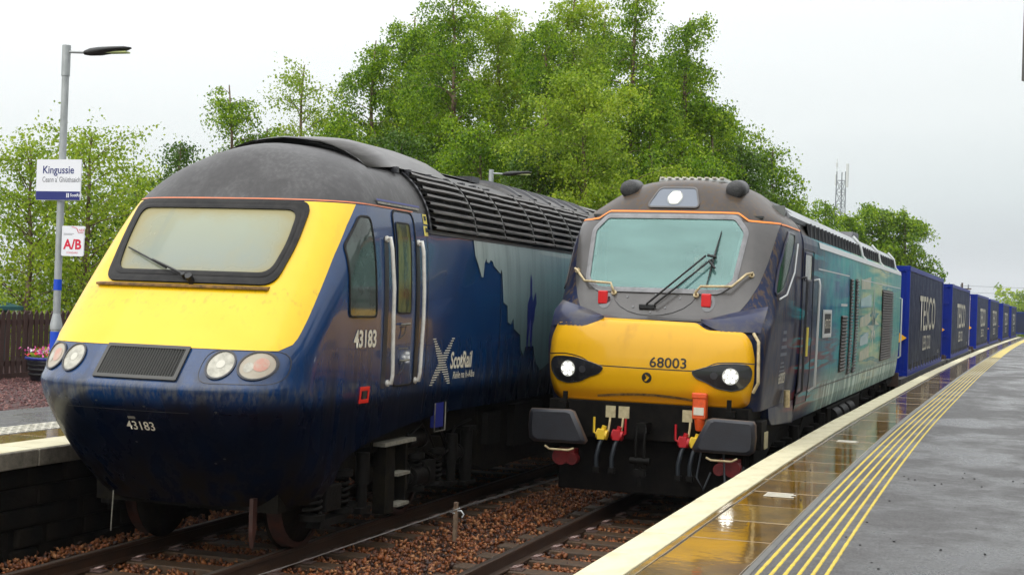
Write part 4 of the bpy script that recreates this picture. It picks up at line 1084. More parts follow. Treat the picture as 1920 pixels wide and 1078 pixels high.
# top lamp panel, horns, roof ribs
tlp = rnd([(-.36, 3.785), (.29, 3.785), (.20, 4.03), (-.26, 4.03)], .05)
tp = patch('high_lamp_panel', tlp, FL, .014, m_chrome, loco, 4, .1)
frame('panel_rim', inset(tlp, -.02), tlp, FL, .006, .014, m_mask, tp)
patch('lamp_dish', ell(-.035, 3.90, .10, .095, 20), FL, .020, m_glow2, tp, 3, .1)
for i in range(-3, 4):
    for j in range(-3, 4):
        px, pz = .026*i+.013*(j % 2), .024*j
        if px*px+pz*pz < .0068: patch('led', ell(-.035+px, 3.90+pz, .0085, .008, 6), FL, .028, m_led2, tp, 1, .1)
for s in (-1, 1):
    x = s*.70-.01
    p = FL(x, 4.0, 0) + Vector((0, .05, .0))
    MB().lathe([(0, -.15), (.07, -.15), (.115, -.12), (.125, 0), (.12, .25), (0, .25)], p + Vector((s*.0, -.02, .045)), (0, 1, .1), 20).build('horn_pod', m_mesh, loco)
MB().box(-.42, .46, 1.95, 2.5, 4.17, 4.215).build('roof_plate', m_silver, loco, .01)
for k in range(9): MB().box(-.40+.1*k, -.35+.1*k, 1.90, 2.55, 4.215, 4.235).build('roof_rib', m_tact_white, loco)
# side of the cab
sw = rnd([(.90, 2.72), (1.28, 2.80), (1.62, 3.0), (2.0, 3.28), (2.16, 3.50), (1.70, 3.50), (1.42, 3.36), (1.12, 3.05)], .04, 3)
for sg, fnS in ((1, SLm), (-1, side_map(LK, -1))):
    p_ = patch('side_window', sw, fnS, .010, m_greenglass, loco, 6, .1)
    frame('window_frame', inset(sw, -.03), sw, fnS, .006, .012, m_fair, p_)
MB().tube([SLm(.98, 2.66, .02), SLm(1.5, 2.72, .02), SLm(2.1, 3.02, .02), SLm(2.35, 3.40, .02)], .012, 6).build('window_moulding', m_silver, loco)
# main body, lofted from its own section
sec = [(1.27, 1.02), (1.305, 1.20), (1.345, 1.55), (1.365, 2.2), (1.365, 3.45), (1.345, 3.535), (1.25, 3.575), (1.20, 3.62), (1.10, 3.78), (.95, 3.90), (.6, 4.0), (0, 4.03)]
full = sec + [(-x, z) for x, z in sec[-2::-1]]
def bodyx(z):
    return lin(z, [(b, a) for a, b in sec[:9]])
vs = []; fs = []; n = len(full)
ys_ = [2.98] + lsp(3.4, 19.5, 24)
for i, y in enumerate(ys_):
    vs += [(x, y, z) for x, z in full]
    if i: fs += [((i-1)*n+k, (i-1)*n+k+1, i*n+k+1, i*n+k) for k in range(n-1)]
fs.append(tuple((len(ys_)-1)*n+k for k in range(n)))
body = mesh_obj('body', vs, fs, m_68, loco)
SB = lambda y, z, off=0.0: Vector((bodyx(z)+off, y, z))
SBm = lambda y, z, off=0.0: Vector((-bodyx(z)-off, y, z))
roofv = [(1.24, 3.60), (1.12, 3.80), (.96, 3.925), (.6, 4.03), (-.6, 4.03), (-.96, 3.925), (-1.12, 3.80), (-1.24, 3.60)]
for (a, b) in ((2.8, 6.9), (6.94, 11.4), (11.44, 15.0), (15.04, 17.4), (17.44, 19.4)):
    vs = []; fs = []; q = [(x*1.01, z+.012 + (.10 if 2 <= i <= 5 else 0) - (-.11 if i in (1, 6) else 0)) for i, (x, z) in enumerate(roofv)]
    q = [(1.20, 3.80), (1.08, 3.93), (.75, 4.06), (-.75, 4.06), (-1.08, 3.93), (-1.20, 3.80)]
    m_ = len(q)
    for y in (a, b): vs += [(x, y, z) for x, z in q]
    vs += [(x*.97, y, z-.05) for y in (a, b) for x, z in q]
    fs = [(k, k+1, m_+k+1, m_+k) for k in range(m_-1)] + [(2*m_+k, k, m_+k, 3*m_+k) for k in (0,)] + [(m_-1, 3*m_-1, 4*m_-1, 2*m_-1)] + [tuple(range(m_)) + tuple(range(3*m_-1, 2*m_-1, -1))]
    mesh_obj('roof_panel', vs, fs, m_roofpan, loco)
for s, fn_ in ((1, SB), (-1, SBm)):
    strip('cantrail', fn_, lsp(4.55, 19.4, 8), 3.44, 3.53, .012, m_silver, loco, 1, False)
    vs = []; fs = []
    for i, y in enumerate((4.4, 19.4)): vs += [(s*1.23, y, 3.57), (s*1.19, y, 3.80)]
    mesh_obj('vent_band', vs, [(0, 1, 3, 2)], m_hole, loco)
for i in range(34):
    y = 4.6+.43*i
    MB().box(1.205, 1.235, y, y+.03, 3.565, 3.80).build('vent_post', m_lensrim, loco)
for (y, dz) in ((11.4, 0), (15.0, 0), (18.9, 0)):
    MB().tube([(1.36, y, 3.50), (1.27, y, 3.60), (1.22, y, 3.82), (1.08, y, 3.97)], .028, 6).build('roof_clip', m_silver, loco)
MB().prism([(13.9, 4.0), (14.4, 4.22), (15.4, 4.24), (15.6, 4.0)], 'x', -.7, .75).build('roof_hatch', m_lensrim, loco, .02)
MB().prism([(12.2, 4.0), (12.3, 4.14), (13.2, 4.14), (13.3, 4.0)], 'x', -.5, .6).build('exhaust_cowl', m_lensrim, loco, .02)
MB().prism([(2.55, 3.6), (2.6, 3.9), (4.35, 3.82), (4.5, 3.56)], 'x', -1.15, 1.15).build('cab_roof_end', m_mask, loco, .02)
# door column with window and handrails; panels, vents, plate
dpp = rect(2.95, 3.95, 1.25, 3.36)
dd = patch('cab_door', dpp, SB, .006, m_68, loco, 3, .3)
frame('door_edge', inset(dpp, -.02), dpp, SB, .004, .010, m_lensrim, dd)
dwn = rnd(rect(3.10, 3.76, 2.96, 3.30), .03, 2)
dwd = patch('door_window', dwn, SB, .012, m_doorglass, dd, 3, .2); frame('window_seal', inset(dwn, -.03), dwn, SB, .006, .014, m_fair, dwd)
for y in (2.86, 4.12):
    MB().tube([SB(y, 2.96, 0), SB(y, 2.98, .07), SB(y, 2.9, .085), SB(y, 1.45, .085), SB(y, 1.38, 0)], .018, 7).build('handrail', m_silver if y > 3 else m_lensrim, loco)
MB().tube([SB(3.4, 2.3, .03), SB(3.4, 1.9, .03)], .02, 6).build('door_label', m_ylab, dd)
MB().tube([FL(1.20, 2.22, .05), FL(1.245, 2.12, .09), FL(1.25, 1.68, .09), FL(1.22, 1.56, .04)], .020, 8).build('nose_handrail', m_beige, loco)
for y in (4.5, 8.5, 10.35, 14.3, 17.5): strip('panel_seam', SB, [y, y+.02], 1.35, 3.40, .003, m_lensrim, loco, 6)
strip('panel_line', SB, [4.52, 8.5], 3.13, 3.15, .006, m_silver, loco, 1); strip('panel_line', SB, [10.4, 19.3], 3.12, 3.135, .006, m_silver, loco, 1)
strip('sill_line', SB, [4.5, 19.4], 1.38, 1.395, .006, m_lensrim, loco, 1)
for (a, b, z0, z1) in ((8.62, 9.02, 1.44, 3.10), (9.42, 9.86, 1.44, 3.12), (7.45, 8.25, 1.52, 2.46), (14.6, 17.2, 1.50, 3.02)):
    vt = patch('vent', rect(a, b, z0, z1), SB, .008, m_vent, loco, 1, 9)
    k = 0; slat = None; step = .055
    while z0+.03+k*step < z1-.02:
        z = z0+.03+k*step; vs = []
        for y in (a+.02, b-.02): vs += [SB(y, z, .010), SB(y, z-.005, .034), SB(y, z+.012, .034), SB(y, z+.032, .010)]
        mesh_obj('vent_slat', vs, [(j, j+1, j+5, j+4) for j in range(3)], m_vent, vt); k += 1
strip('small_label', SB, [7.4, 8.3], 2.62, 2.66, .006, m_silver, loco, 1)
npz = patch('name_plate', rect(5.15, 6.0, 2.16, 2.52), SB, .02, m_blackp, loco, 1, 9)
frame('plate_rim', rect(5.12, 6.03, 2.13, 2.55), rect(5.18, 5.97, 2.19, 2.49), SB, .01, .02, m_silver, npz)
text_obj('plate_name', 'ASTUTE', .20, m_cream, npz, lambda u, v, w_: SB(u+5.575, v+2.27, .026), sx=.92)
text_obj('side_number', '68003', .20, m_cream, loco, lambda u, v, w_: SLm(u+1.65, v+1.60, .006), sx=1.0)
m_crest = M('faded_crest', (.12, .14, .17), .5)
for (z0, z1) in ((1.95, 2.32), (1.70, 1.9)):
    for j in range(4): strip('cab_crest', SLm, [1.35+.03*j, 1.85-.05*j], z0+(z1-z0)*j/4, z0+(z1-z0)*(j+.45)/4, .005, m_crest, loco, 1)
# compass star on the side
m_star = M('cream_star', (.48, .47, .34), .4, var=.7, vs=3, vcol=(.20, .32, .26)); m_tealp = M('teal_print', (.01, .22, .21), .3, coat=.6)
cy_, cz_ = 12.9, 2.28
for a in range(8):
    r = .95 if a % 2 == 0 else .55; th_ = a*math.pi/4; w1 = .17
    T_ = (cy_+1.35*r*math.cos(th_), cz_+.92*r*math.sin(th_)); s1 = (cy_+w1*1.5*math.cos(th_+.78), cz_+w1*math.sin(th_+.78)); s2 = (cy_+w1*1.5*math.cos(th_-.78), cz_+w1*math.sin(th_-.78))
    for q, mt in ((s1, m_star), (s2, m_tealp)):
        mesh_obj('compass_point', [SB(*T_, .006), SB(*q, .006), SB(cy_, cz_, .006)], [(0, 1, 2)], mt, loco)
for j, (z, a, b) in enumerate(((2.95, 10.5, 12.2), (2.60, 10.4, 12.4), (2.25, 10.4, 12.2), (1.90, 10.5, 12.0), (1.62, 10.6, 12.3))):
    strip('swept_band', SB, lsp(a, b, 8), lambda y, z=z, a=a: z+.02*(y-a), lambda y, z=z, a=a: z+.17+.06*(y-a), .005, m_tealp if j % 2 else m_star, loco, 1)
# end of the nose: headstock, buffers, coupling, hoses
MB().box(-1.22, 1.22, .02, .42, .92, 1.36).build('headstock', m_black, loco, .01)
MB().box(-1.15, 1.15, .25, .60, .25, .92).build('obstacle_deflector', m_black, loco, .02)
MB().prism([(.4, 1.36), (3.0, 1.36), (3.0, 1.0), (2.4, .95), (1.2, .62), (.6, .62)], 'x', -1.2, 1.2).build('cab_skirt', m_black, loco)
MB().prism([(.9, 1.32), (2.9, 1.32), (2.9, 1.02), (1.2, 1.10), (.95, 1.2)], 'x', 1.20, 1.30).build('cab_skirt_side', m_68, loco)
for s in (-1, 1):
    bp = [(s*1.34, 1.25), (s*.86, 1.26), (s*.80, 1.24), (s*.63, .90), (s*.66, .86), (s*1.30, .855), (s*1.36, .90), (s*1.375, 1.05), (s*1.365, 1.21)]
    if s > 0: bp = bp[::-1]
    vs = []; n = len(bp); c = (sum(p[0] for p in bp)/n, sum(p[1] for p in bp)/n)
    for k_, y in ((.82, -.325), (.96, -.315), (1.0, -.295), (1.0, -.265)): vs += [(c[0]+(p[0]-c[0])*k_, y, c[1]+(p[1]-c[1])*k_) for p in bp]
    fs = [tuple(range(n))] + [(a*n+i, a*n+(i+1) % n, (a+1)*n+(i+1) % n, (a+1)*n+i) for a in range(3) for i in range(n)] + [tuple(range(3*n, 4*n))[::-1]]
    bf = mesh_obj('buffer', vs, fs, m_buf, loco, [False]+[True]*(3*n)+[False])
    bf.data.materials.append(m_bufrim)
    for i, f in enumerate(bf.data.polygons):
        if i > n: f.material_index = 1
    MB().cyl((s*1.0, -.27, 1.06), (s*1.0, -.05, 1.06), .12).cyl((s*1.0, -.08, 1.06), (s*1.0, .1, 1.06), .17).build('buffer_barrel', m_under2, bf)
    MB().box(s*1.02-.05, s*1.02+.05, -.1, .05, 1.26, 1.33).box(s*1.0-.025, s*1.0+.025, -.06, -.02, 1.33, 1.46).build('lamp_iron', m_under2, loco)
    MB().tube([(s*.80, -.28, .80), (s*.86, -.30, .775), (s*1.1, -.30, .775), (s*1.16, -.28, .81)], .014, 6).build('uncoupling_bar', m_beige, loco)
    MB().box(s*1.0-.12, s*1.0+.12, .0, .2, .58, .76).cyl((s*1.05, -.02, .66), (s*1.05, .1, .66), .10).cyl((s*.9, -.02, .64), (s*.9, .1, .64), .07).build('red_valve_box', m_redv, loco, .01)
for (x0, x1) in ((-.50, -.38), (-.34, -.21), (.44, .56), (.60, .73)):
    MB().box(x0, x1, .005, .02, 1.17, 1.31).build('cream_tag', m_tagp, loco)
def cock(x, mat, hx, z=.98):
    c = MB().cyl((x-.06, -.06, z), (x+.07, -.06, z-.02), .06, n=10).box(x-.045, x+.045, -.12, .02, z-.07, z+.05).cyl((x, -.06, z), (x+.03, -.06, z+.09), .03, n=8)
    c.tube([(x+hx*.045, -.06, z-.02), (x+hx*.10, -.06, z+.01), (x+hx*.10, -.06, z+.19)], .016, 6).build('cock', mat, loco, .006)
    MB().tube([(x+.01, -.05, z-.04), (x-.02, -.10, z-.14), (x-.05, -.10, z-.28), (x-.05, -.08, z-.42)], .026, 8).build('air_hose', m_hose, loco)
    MB().box(x-.09, x-.01, -.11, -.05, z-.47, z-.40).build('hose_coupling', m_under2, loco, .008)
cock(-.52, m_yelp, -1); cock(-.33, m_redp, 1); cock(.48, m_redp, -1, .95); cock(.62, m_yelp, 1, .95)
for x in (-.44, -.28, .54, .70): MB().tube([(x, .0, 1.17), (x, -.02, 1.10), (x-.01, -.04, 1.0)], .015, 6).build('air_pipe', m_beige, loco)
MB().box(-.06, .06, -.22, .05, 1.02, 1.14).tube([(-.05, -.2, 1.10), (-.05, -.25, .85), (-.05, -.2, .62)], .022, 6).tube([(.05, -.2, 1.10), (.05, -.25, .85), (.05, -.2, .62)], .022, 6).cyl((-.12, -.22, .70), (.12, -.22, .70), .04).cyl((0, -.22, .62), (0, -.22, .40), .018).box(-.07, .07, -.26, -.18, .52, .60).build('screw_coupling', m_under2, loco)
jm = MB().box(.58, .74, -.12, .02, 1.22, 1.52); jm.lathe([(0, -.1), (.045, -.1), (.06, 0), (.075, .08), (0, .08)], (.66, -.05, 1.18), (0, 0, 1), 12); jm.box(.57, .75, -.13, -.10, 1.46, 1.53); jm.build('jumper_socket', m_jump, loco, .015)
MB().box(.60, .72, -.13, -.122, 1.27, 1.36).build('jumper_label', m_tact_white, loco)
MB().tube([(.95, -.05, .95), (1.0, -.15, .5), (1.1, -.12, .42), (1.2, -.05, .7)], .013, 6).tube([(.7, -.05, .9), (.66, -.12, .55), (.74, -.1, .4), (.8, 0, .6)], .013, 6).build('loop_cable', m_hose, loco)
MB().box(1.32, 1.335, .55, .75, .86, 1.06).build('cream_tag', m_tagp, loco)
MB().box(1.05, 1.32, .35, .75, .86, 1.20).build('sand_box', m_black, loco, .01)
bogie(loco, 3.0, 5.8); bogie(loco, 14.0, 16.8)
B('underframe', m_black, loco, -1.1, 1.1, 2.5, 19.4, .85, 1.1)
MB().prism([(7.4, .95), (12.4, .95), (12.2, .40), (7.6, .40)], 'x', -1.15, 1.2).build('fuel_tank', m_under, loco, .03)
for y in (7.9, 8.9, 9.9): MB().cyl((1.16, y, .75), (1.16, y+.7, .75), .16).build('air_reservoir', m_under2, loco)
MB().tube([SB(1.95, 1.50, .02), SB(1.95, 1.28, .05)], .04, 8).build('sand_filler', m_beige, loco)
for y in (19.2,): MB().tube([(1.36, y, 2.9), (1.42, y, 2.88), (1.42, y, 1.5), (1.36, y, 1.45)], .018, 6).build('handrail', m_silver, loco)

# the driver, seen dimly behind the screen
def person(name, loc, label):
    r = empty(name, loc); tag(r, label, 'person')
    J = [((0, 0, 0), .13), ((0, -.02, .22), .15), ((0, -.02, .42), .16), ((0, -.02, .54), .075), ((0, -.04, .62), .065), ((0, -.05, .70), .085), ((0, -.05, .80), .09),
         ((.19, -.02, .46), .065), ((.26, -.12, .24), .05), ((.18, -.34, .16), .038), ((.15, -.42, .17), .03),
         ((-.19, -.02, .46), .065), ((-.26, -.12, .24), .05), ((-.18, -.34, .16), .038), ((-.15, -.42, .17), .03),
         ((.10, -.10, -.02), .09), ((.13, -.42, .0), .07), ((.13, -.46, -.38), .05), ((.13, -.58, -.42), .04),
         ((-.10, -.10, -.02), .09), ((-.13, -.42, .0), .07), ((-.13, -.46, -.38), .05), ((-.13, -.58, -.42), .04)]
    E_ = [(0, 1), (1, 2), (2, 3), (3, 4), (4, 5), (5, 6), (2, 7), (7, 8), (8, 9), (9, 10), (2, 11), (11, 12), (12, 13), (13, 14), (0, 15), (15, 16), (16, 17), (17, 18), (0, 19), (19, 20), (20, 21), (21, 22)]
    me = bpy.data.meshes.new('body'); me.from_pydata([j[0] for j in J], E_, []); me.update()
    o = bpy.data.objects.new('body', me); COL.objects.link(o); o.parent = r
    o.modifiers.new('skin', 'SKIN'); sv = me.skin_vertices[0].data
    for i, j in enumerate(J): sv[i].radius = (j[1], j[1]*.85)
    sv[0].use_root = True
    ss = o.modifiers.new('sub', 'SUBSURF'); ss.levels = 2; ss.render_levels = 2
    m = bpy.data.materials.new('skin_and_jacket'); m.use_nodes = True; t = m.node_tree; p = t.nodes['Principled BSDF']
    c = t.nodes.new('ShaderNodeTexCoord'); s = t.nodes.new('ShaderNodeSeparateXYZ'); t.links.new(c.outputs['Object'], s.inputs[0])
    g_ = t.nodes.new('ShaderNodeMath'); g_.operation = 'GREATER_THAN'; g_.inputs[1].default_value = .56; t.links.new(s.outputs[2], g_.inputs[0])
    x = t.nodes.new('ShaderNodeMix'); x.data_type = 'RGBA'; x.inputs['A'].default_value = (.02, .03, .09, 1); x.inputs['B'].default_value = (.70, .36, .24, 1)
    t.links.new(g_.outputs[0], x.inputs['Factor']); t.links.new(x.outputs['Result'], p.inputs['Base Color']); p.inputs['Roughness'].default_value = .6
    me.materials.append(m)
    MB().lathe([(.0, .10), (.06, .085), (.088, .04), (.09, 0), (.07, -.02)], (0, -.035, .80), (0, 0, 1), 14).build('hair', M('brown_hair', (.06, .035, .02), .8), r)
    MB().lathe([(0, .02), (.012, .0), (.016, -.02), (0, -.03)], (0, -.135, .735), (0, -1, -.4), 8).build('nose', m, r)
    for sx in (-1, 1): MB().lathe([(0, .006), (.010, 0), (0, -.006)], (sx*.03, -.128, .765), (0, -1, 0), 8).build('eye', m_blackp, r)
    return r
cR, sR = math.cos(-.018), math.sin(-.018)
lx, ly = .18, 1.92
person('person', (LK.O[0]+lx*cR-ly*sR, LK.O[1]+lx*sR+ly*cR, 2.42), 'train driver in a dark jacket, seated behind the tinted windscreen of the freight locomotive')

# ------------------------------------------------------------------ container train
m_cblue = M('container_blue', (.001, .016, .21), .45, spec=.15, coat=.0, var=.5, vs=2, vcol=(.004, .018, .20), stretch=(1, 1, .3))
m_cside = livery('curtain_side', lambda K, x, y, z: (K.mix(K.m('MULTIPLY', K.mr(K.noise(9, (1, 1, .05)), .4, .65), .55), K.mix(K.mr(z, 2.7, .3), (.009, .019, .070), (.014, .019, .040)), (.028, .034, .052)), K.mr(K.noise(3), .3, .7, .5, .7), 0.0, .08))
m_ctext = M('container_lettering', (.55, .52, .40), .5, var=.8, vs=3, vcol=(.36, .34, .28), stretch=(1, 1, .3))
m_carrow = M('amber_arrow', (.85, .42, .01), .4)
m_wag = M('wagon_frame', (.035, .034, .032), .55, var=1, vs=5, vcol=(.09, .085, .075))
m_rustw = M('rusty_coupler', (.06, .03, .016), .6, var=.7, vs=12, vcol=(.02, .012, .01))
def make_container(kind, far=False):
    r = empty('shipping_container')
    W2, Ht, Ln = 1.24, 2.86, 13.7
    B('body', m_cblue, r, -W2+.03, W2-.03, .03, Ln-.03, .05, Ht-.03)
    for s in (-1, 1):
        vs = []; fs = []; nn = 56          # shallow folds of the curtain
        for i in range(nn+1):
            y = .13+(Ln-.26)*i/nn; o_ = .008*math.sin(i*2.1)+.004*math.sin(i*5.3)
            vs += [(s*(W2-.022+o_), y, .16), (s*(W2-.012+o_*.6), y, Ht/2), (s*(W2-.022+o_*.2), y, Ht-.13)]
            if i: fs += [(3*i-3+k, 3*i-3+k+1, 3*i+k+1, 3*i+k) for k in (0, 1)]
        mesh_obj('curtain', vs, fs, m_cside, r, True)
        for (a, b) in ((0, .16), (Ht-.13, Ht)): MB().box(s*W2-.04, s*W2+.0, .0, Ln, a, b).build('side_rail', m_cblue, r, .01)
        for y in (0, Ln-.13): MB().box(s*W2-.10, s*W2+.004, y, y+.13, 0, Ht+.004).build('corner_post', m_cblue, r, .008)
        if s > 0:
            text_obj('operator_name', 'TESCO', 1.42, m_ctext, r, lambda u, v, w_: Vector((W2+.012, 6.6+u, 1.16+v)), sx=1.45, bold=.010)
            text_obj('slogan', 'LESS CO2', .60, m_ctext, r, lambda u, v, w_: Vector((W2+.012, 6.3+u, .58+v)), sx=1.25, bold=.004)
            text_obj('small_code', 'NO. 2147', .16, m_ctext, r, lambda u, v, w_: Vector((W2+.012, 11.6+u, .36+v)), sx=1)
            for i in range(12): MB().box(W2-.01, W2+.02, 1.0+i*1.05, 1.04+i*1.05, .12, .30).build('curtain_buckle', m_wag, r)
    for z in (.0, Ht-.12):
        for x in (-W2, W2-.16): MB().box(x, x+.16, -.012, .10, z, z+.12).build('corner_casting', m_cblue, r, .01)
    for (a, b) in ((0, .15), (Ht-.14, Ht)): B('end_beam', m_cblue, r, -W2+.1, W2-.1, -.004, .06, a, b)
    if kind == 0:
        for k in range(9):
            x = -.98+.245*k; MB().prism([(x-.05, .03), (x-.03, .0), (x+.03, .0), (x+.05, .03)], 'z', .16, Ht-.15).build('end_rib', m_cblue, r)
        ar = [(.0, .90), (.84, .90), (.84, .76), (1.20, 1.0), (.84, 1.24), (.84, 1.08), (.0, 1.08)]
        MB().prism(ar, 'y', -.030, -.020).build('arrow', m_carrow, r)
        MB().box(.1, .18, -.03, -.006, .45, .62).build('label_plate', m_tact_white, r)
    else:
        for x in (-.62, .0): MB().box(x, x+.02, -.02, .0, .16, Ht-.15).build('door_gap', m_blackp, r)
        for x in (-.85, -.3, .33, .86):
            MB().cyl((x, -.045, .12), (x, -.045, Ht-.1), .028, n=8).build('lock_rod', m_tact_white if x > .8 else m_cblue, r)
            for z in (.5, 1.1, 2.3): MB().box(x-.05, x+.05, -.06, -.0, z, z+.05).build('rod_bracket', m_cblue, r)
        for z in (.8, 1.5, 2.1): MB().box(-1.1, 1.1, -.03, -.004, z, z+.06).build('door_rib', m_cblue, r)
        text_obj('container_code', 'TC 8', .22, m_white, r, lambda u, v, w_: Vector((u+.62, -.012, 2.25+v)))
        text_obj('type_code', '45G1', .15, m_white, r, lambda u, v, w_: Vector((u+.6, -.012, 1.98+v)))
        MB().box(.3, .9, -.015, -.005, 2.56, 2.60).build('label_plate', m_white, r)
        ar = [(.30, .98), (.65, .98), (.65, .86), (1.0, 1.10), (.65, 1.34), (.65, 1.20), (.30, 1.20)]
        MB().prism(ar, 'y', -.072, -.066).build('arrow', m_carrow, r)
    return r
def make_wagon():
    r = empty('flat_wagon'); Ln = 18.2
    for s in (-1, 1):
        B('sole_bar', m_wag, r, s*1.20-.06, s*1.20+.06, 0, Ln, .68, .90)
        MB().prism([(3.5, .70), (5.0, .45), (13, .45), (14.5, .70)], 'x', s*1.18-.03, s*1.18+.03).build('truss', m_wag, r)
        for i in range(8): MB().box(s*1.26-.02, s*1.26+.05, 1.4+i*2.1, 1.7+i*2.1, .62, .80).build('twist_lock', m_wag, r)
        for y in (1.6, 15.0): 
            MB().box(s*1.05-.06, s*1.05+.06, y-.2, y+1.9, .42, .62).build('bogie_frame', m_wag, r, .01)
            for dy in (0, 1.7): MB().lathe([(0, -.06), (.42, -.06), (.43, .05), (.46, .06), (0, .06)], (s*.78, y+dy, .46), (-s, 0, 0), 20).build('wheel', m_black, r)
        for e, d in ((0, -1), (Ln, 1)):
            MB().cyl((s*.87, e, .95), (s*.87, e+d*.35, .95), .10).cyl((s*.87, e+d*.35, .95), (s*.87, e+d*.40, .95), .22, n=18).build('buffer', m_wag, r)
    B('deck', m_wag, r, -1.15, 1.15, 0, Ln, .80, .875)
    for e, d in ((0, -1), (Ln, 1)):
        B('headstock', m_rustw, r, -1.2, 1.2, e-.06, e+.06, .72, 1.06)
        MB().box(-.08, .08, min(e, e+d*.5), max(e, e+d*.5), .92, 1.04).tube([(0, e+d*.4, .98), (.1, e+d*.5, .75), (.05, e+d*.35, .6)], .03, 6).build('drawhook', m_rustw, r)
        MB().tube([(.6, e, .8), (.62, e+d*.25, .72), (.9, e+d*.3, .72), (.95, e, .8)], .018, 6).build('brake_handle', m_beige, r)
    return r
CL = ['first blue curtain sided container behind the freight locomotive, amber arrow on its plain ribbed end',
      'second blue container in the train, white lock rods and a small arrow on its doors',
      'third blue container in the train, lock rods and white code on its doors',
      'fourth blue container in the train, bright plain ribbed end with an amber arrow',
      'fifth blue container in the train, white lock rod at its door edge',
      'sixth blue container, the last one in line before the curve hides the train']
kinds = [0, 1, 1, 0, 1, 1]
cy0 = [38.6, 57.7, 79.0, 95.5, 117.0, 136.0]
def kids(o): return [x for x in bpy.data.objects if x.parent == o]
def tree_copy(o, pr=None, cache={}):
    if not cache:
        for x in bpy.data.objects: cache.setdefault(x.parent, []).append(x)
    c = o.copy(); COL.objects.link(c); c.parent = pr
    for ch in cache.get(o, []): tree_copy(ch, c, cache)
    return c
protoC = {0: make_container(0), 1: make_container(1)}; protoW = make_wagon()
used = set(); ckid = {}
for x in bpy.data.objects:
    if x.parent: ckid.setdefault(x.parent.name, []).append(x)
def dup(o, pr=None):
    c = o.copy(); COL.objects.link(c); c.parent = pr
    for ch in ckid.get(o.name, []): dup(ch, c)
    return c
WL = ['flat wagon carrying the first container behind the locomotive', 'flat wagon under the second container of the train', 'flat wagon under the third container of the train', 'flat wagon under the fourth container of the train', 'flat wagon under the fifth container of the train', 'flat wagon under the sixth container of the train']
for i, (y, k) in enumerate(zip(cy0, kinds)):
    c = protoC[k] if k not in used else dup(protoC[k]); used.add(k)
    w_ = protoW if i == 0 else dup(protoW)
    a = math.atan2(delta(y+13.7)-delta(y), 13.7)
    c.location = (-3.88+delta(y), y, .90+zg(y)); c.rotation_euler = (0, 0, -a)
    a2 = math.atan2(delta(y+16)-delta(y-2), 18)
    w_.location = (-3.88+delta(y-2), y-2, 0.01+zg(y)); w_.rotation_euler = (0, 0, -a2)
    tag(c, CL[i], 'container', 'blue containers on the freight train'); tag(w_, WL[i], 'wagon', 'flat wagons of the freight train')
# the head of the curve: containers seen broadside far off at the right edge
FLb = ['distant blue container standing broadside beyond the end of the platform, nearest the train', 'distant blue container second along the line beyond the end of the platform']
for i in range(2):
    c = dup(protoC[0]); c.location = (2.0+i*14.5, 199+i*2, .30); c.rotation_euler = (0, 0, R_(-82))
    tag(c, FLb[i], 'container', 'distant containers beyond the platform end')
# ------------------------------------------------------------------ station furniture
def lamp_post(x, y, z0, H_, label):
    r = empty('lamp_post', (x, y, z0), 0); tag(r, label, 'lamp post', 'tall galvanised lamp posts on the far platform')
    MB().cyl((0, 0, 0), (0, 0, 1.0), .075, n=18).build('base', m_galv, r)
    MB().lathe([(.085, 0), (.085, .07), (.052, .22)], (0, 0, 1.0), (0, 0, 1), 18).build('collar', m_galv, r)
    MB().cyl((0, 0, .60), (0, 0, .97), .079, n=18, caps=False).build('blue_band', m_blueband, r)
    MB().cyl((0, 0, 1.2), (0, 0, H_), .052, .05, n=16).build('pole', m_galv, r)
    MB().cyl((0, 0, 1.55), (0, 0, 1.70), .056, n=16, caps=False).build('blue_band', m_blueband, r)
    MB().cyl((0, 0, H_-.42), (0, 0, H_+.01), .06, n=16).build('pole_top', m_galv, r)
    MB().cyl((0, 0, H_-.08), (.42, 0, H_-.10), .02, n=8).build('arm', m_galv, r)
    lm = MB(); prof = [(.30, .03, .03, -.10), (.40, .05, .055, -.09), (.55, .10, .06, -.085), (.75, .12, .045, -.07), (.95, .09, .03, -.055), (1.04, .03, .012, -.05)]
    vs = []; fs = []; n = 12
    for i, (px, hw, hh, dz) in enumerate(prof):
        vs += [(px, hw*math.cos(2*math.pi*k/n), H_+dz+hh*math.sin(2*math.pi*k/n)) for k in range(n)]
        if i: fs += [((i-1)*n+k, (i-1)*n+(k+1) % n, i*n+(k+1) % n, i*n+k) for k in range(n)]
    fs += [tuple(range(n)), tuple(range((len(prof)-1)*n, len(prof)*n))]
    l_ = mesh_obj('lantern', vs, fs, m_blackp, r, True)
    MB().box(.62, 1.0, -.06, .06, H_-.118, H_-.098).build('lens', M('lamp_lens', (.45, .5, .2), .3), l_)
    return r
lx1, ly1 = -12.45, 17.1
lamp_post(lx1, ly1, .9, 4.97, 'galvanised lamp post at left carrying the station name sign')
lamp_post(-11.78, 33.2, .9, 4.78, 'galvanised lamp post rising behind the roof of the blue power car')
def sign_board(name, loc, w_, h, label, cat, rz=0.0):
    r = empty(name, loc, rz); tag(r, label, cat); return r
sg = sign_board('station_sign', (lx1+.02, ly1-.085, 3.70), .72, .56, 'white station name board reading Kingussie with a blue lower band, fixed to the lamp post', 'sign', R_(0))
MB().prism(rnd(rect(-.37, .36, 0, .57), .02), 'y', -.01, .01).build('board', m_white, sg)
MB().box(-.365, .355, -.014, -.0105, .005, .125).build('blue_band', m_navy, sg)
sgm = lambda u, v, y=-.0125: Vector((u, y, v))
text_obj('station_name', 'Kingussie', .150, m_navy, sg, lambda u, v, w_: sgm(u-.27, v+.375), align='LEFT', sx=.92, bold=.002)
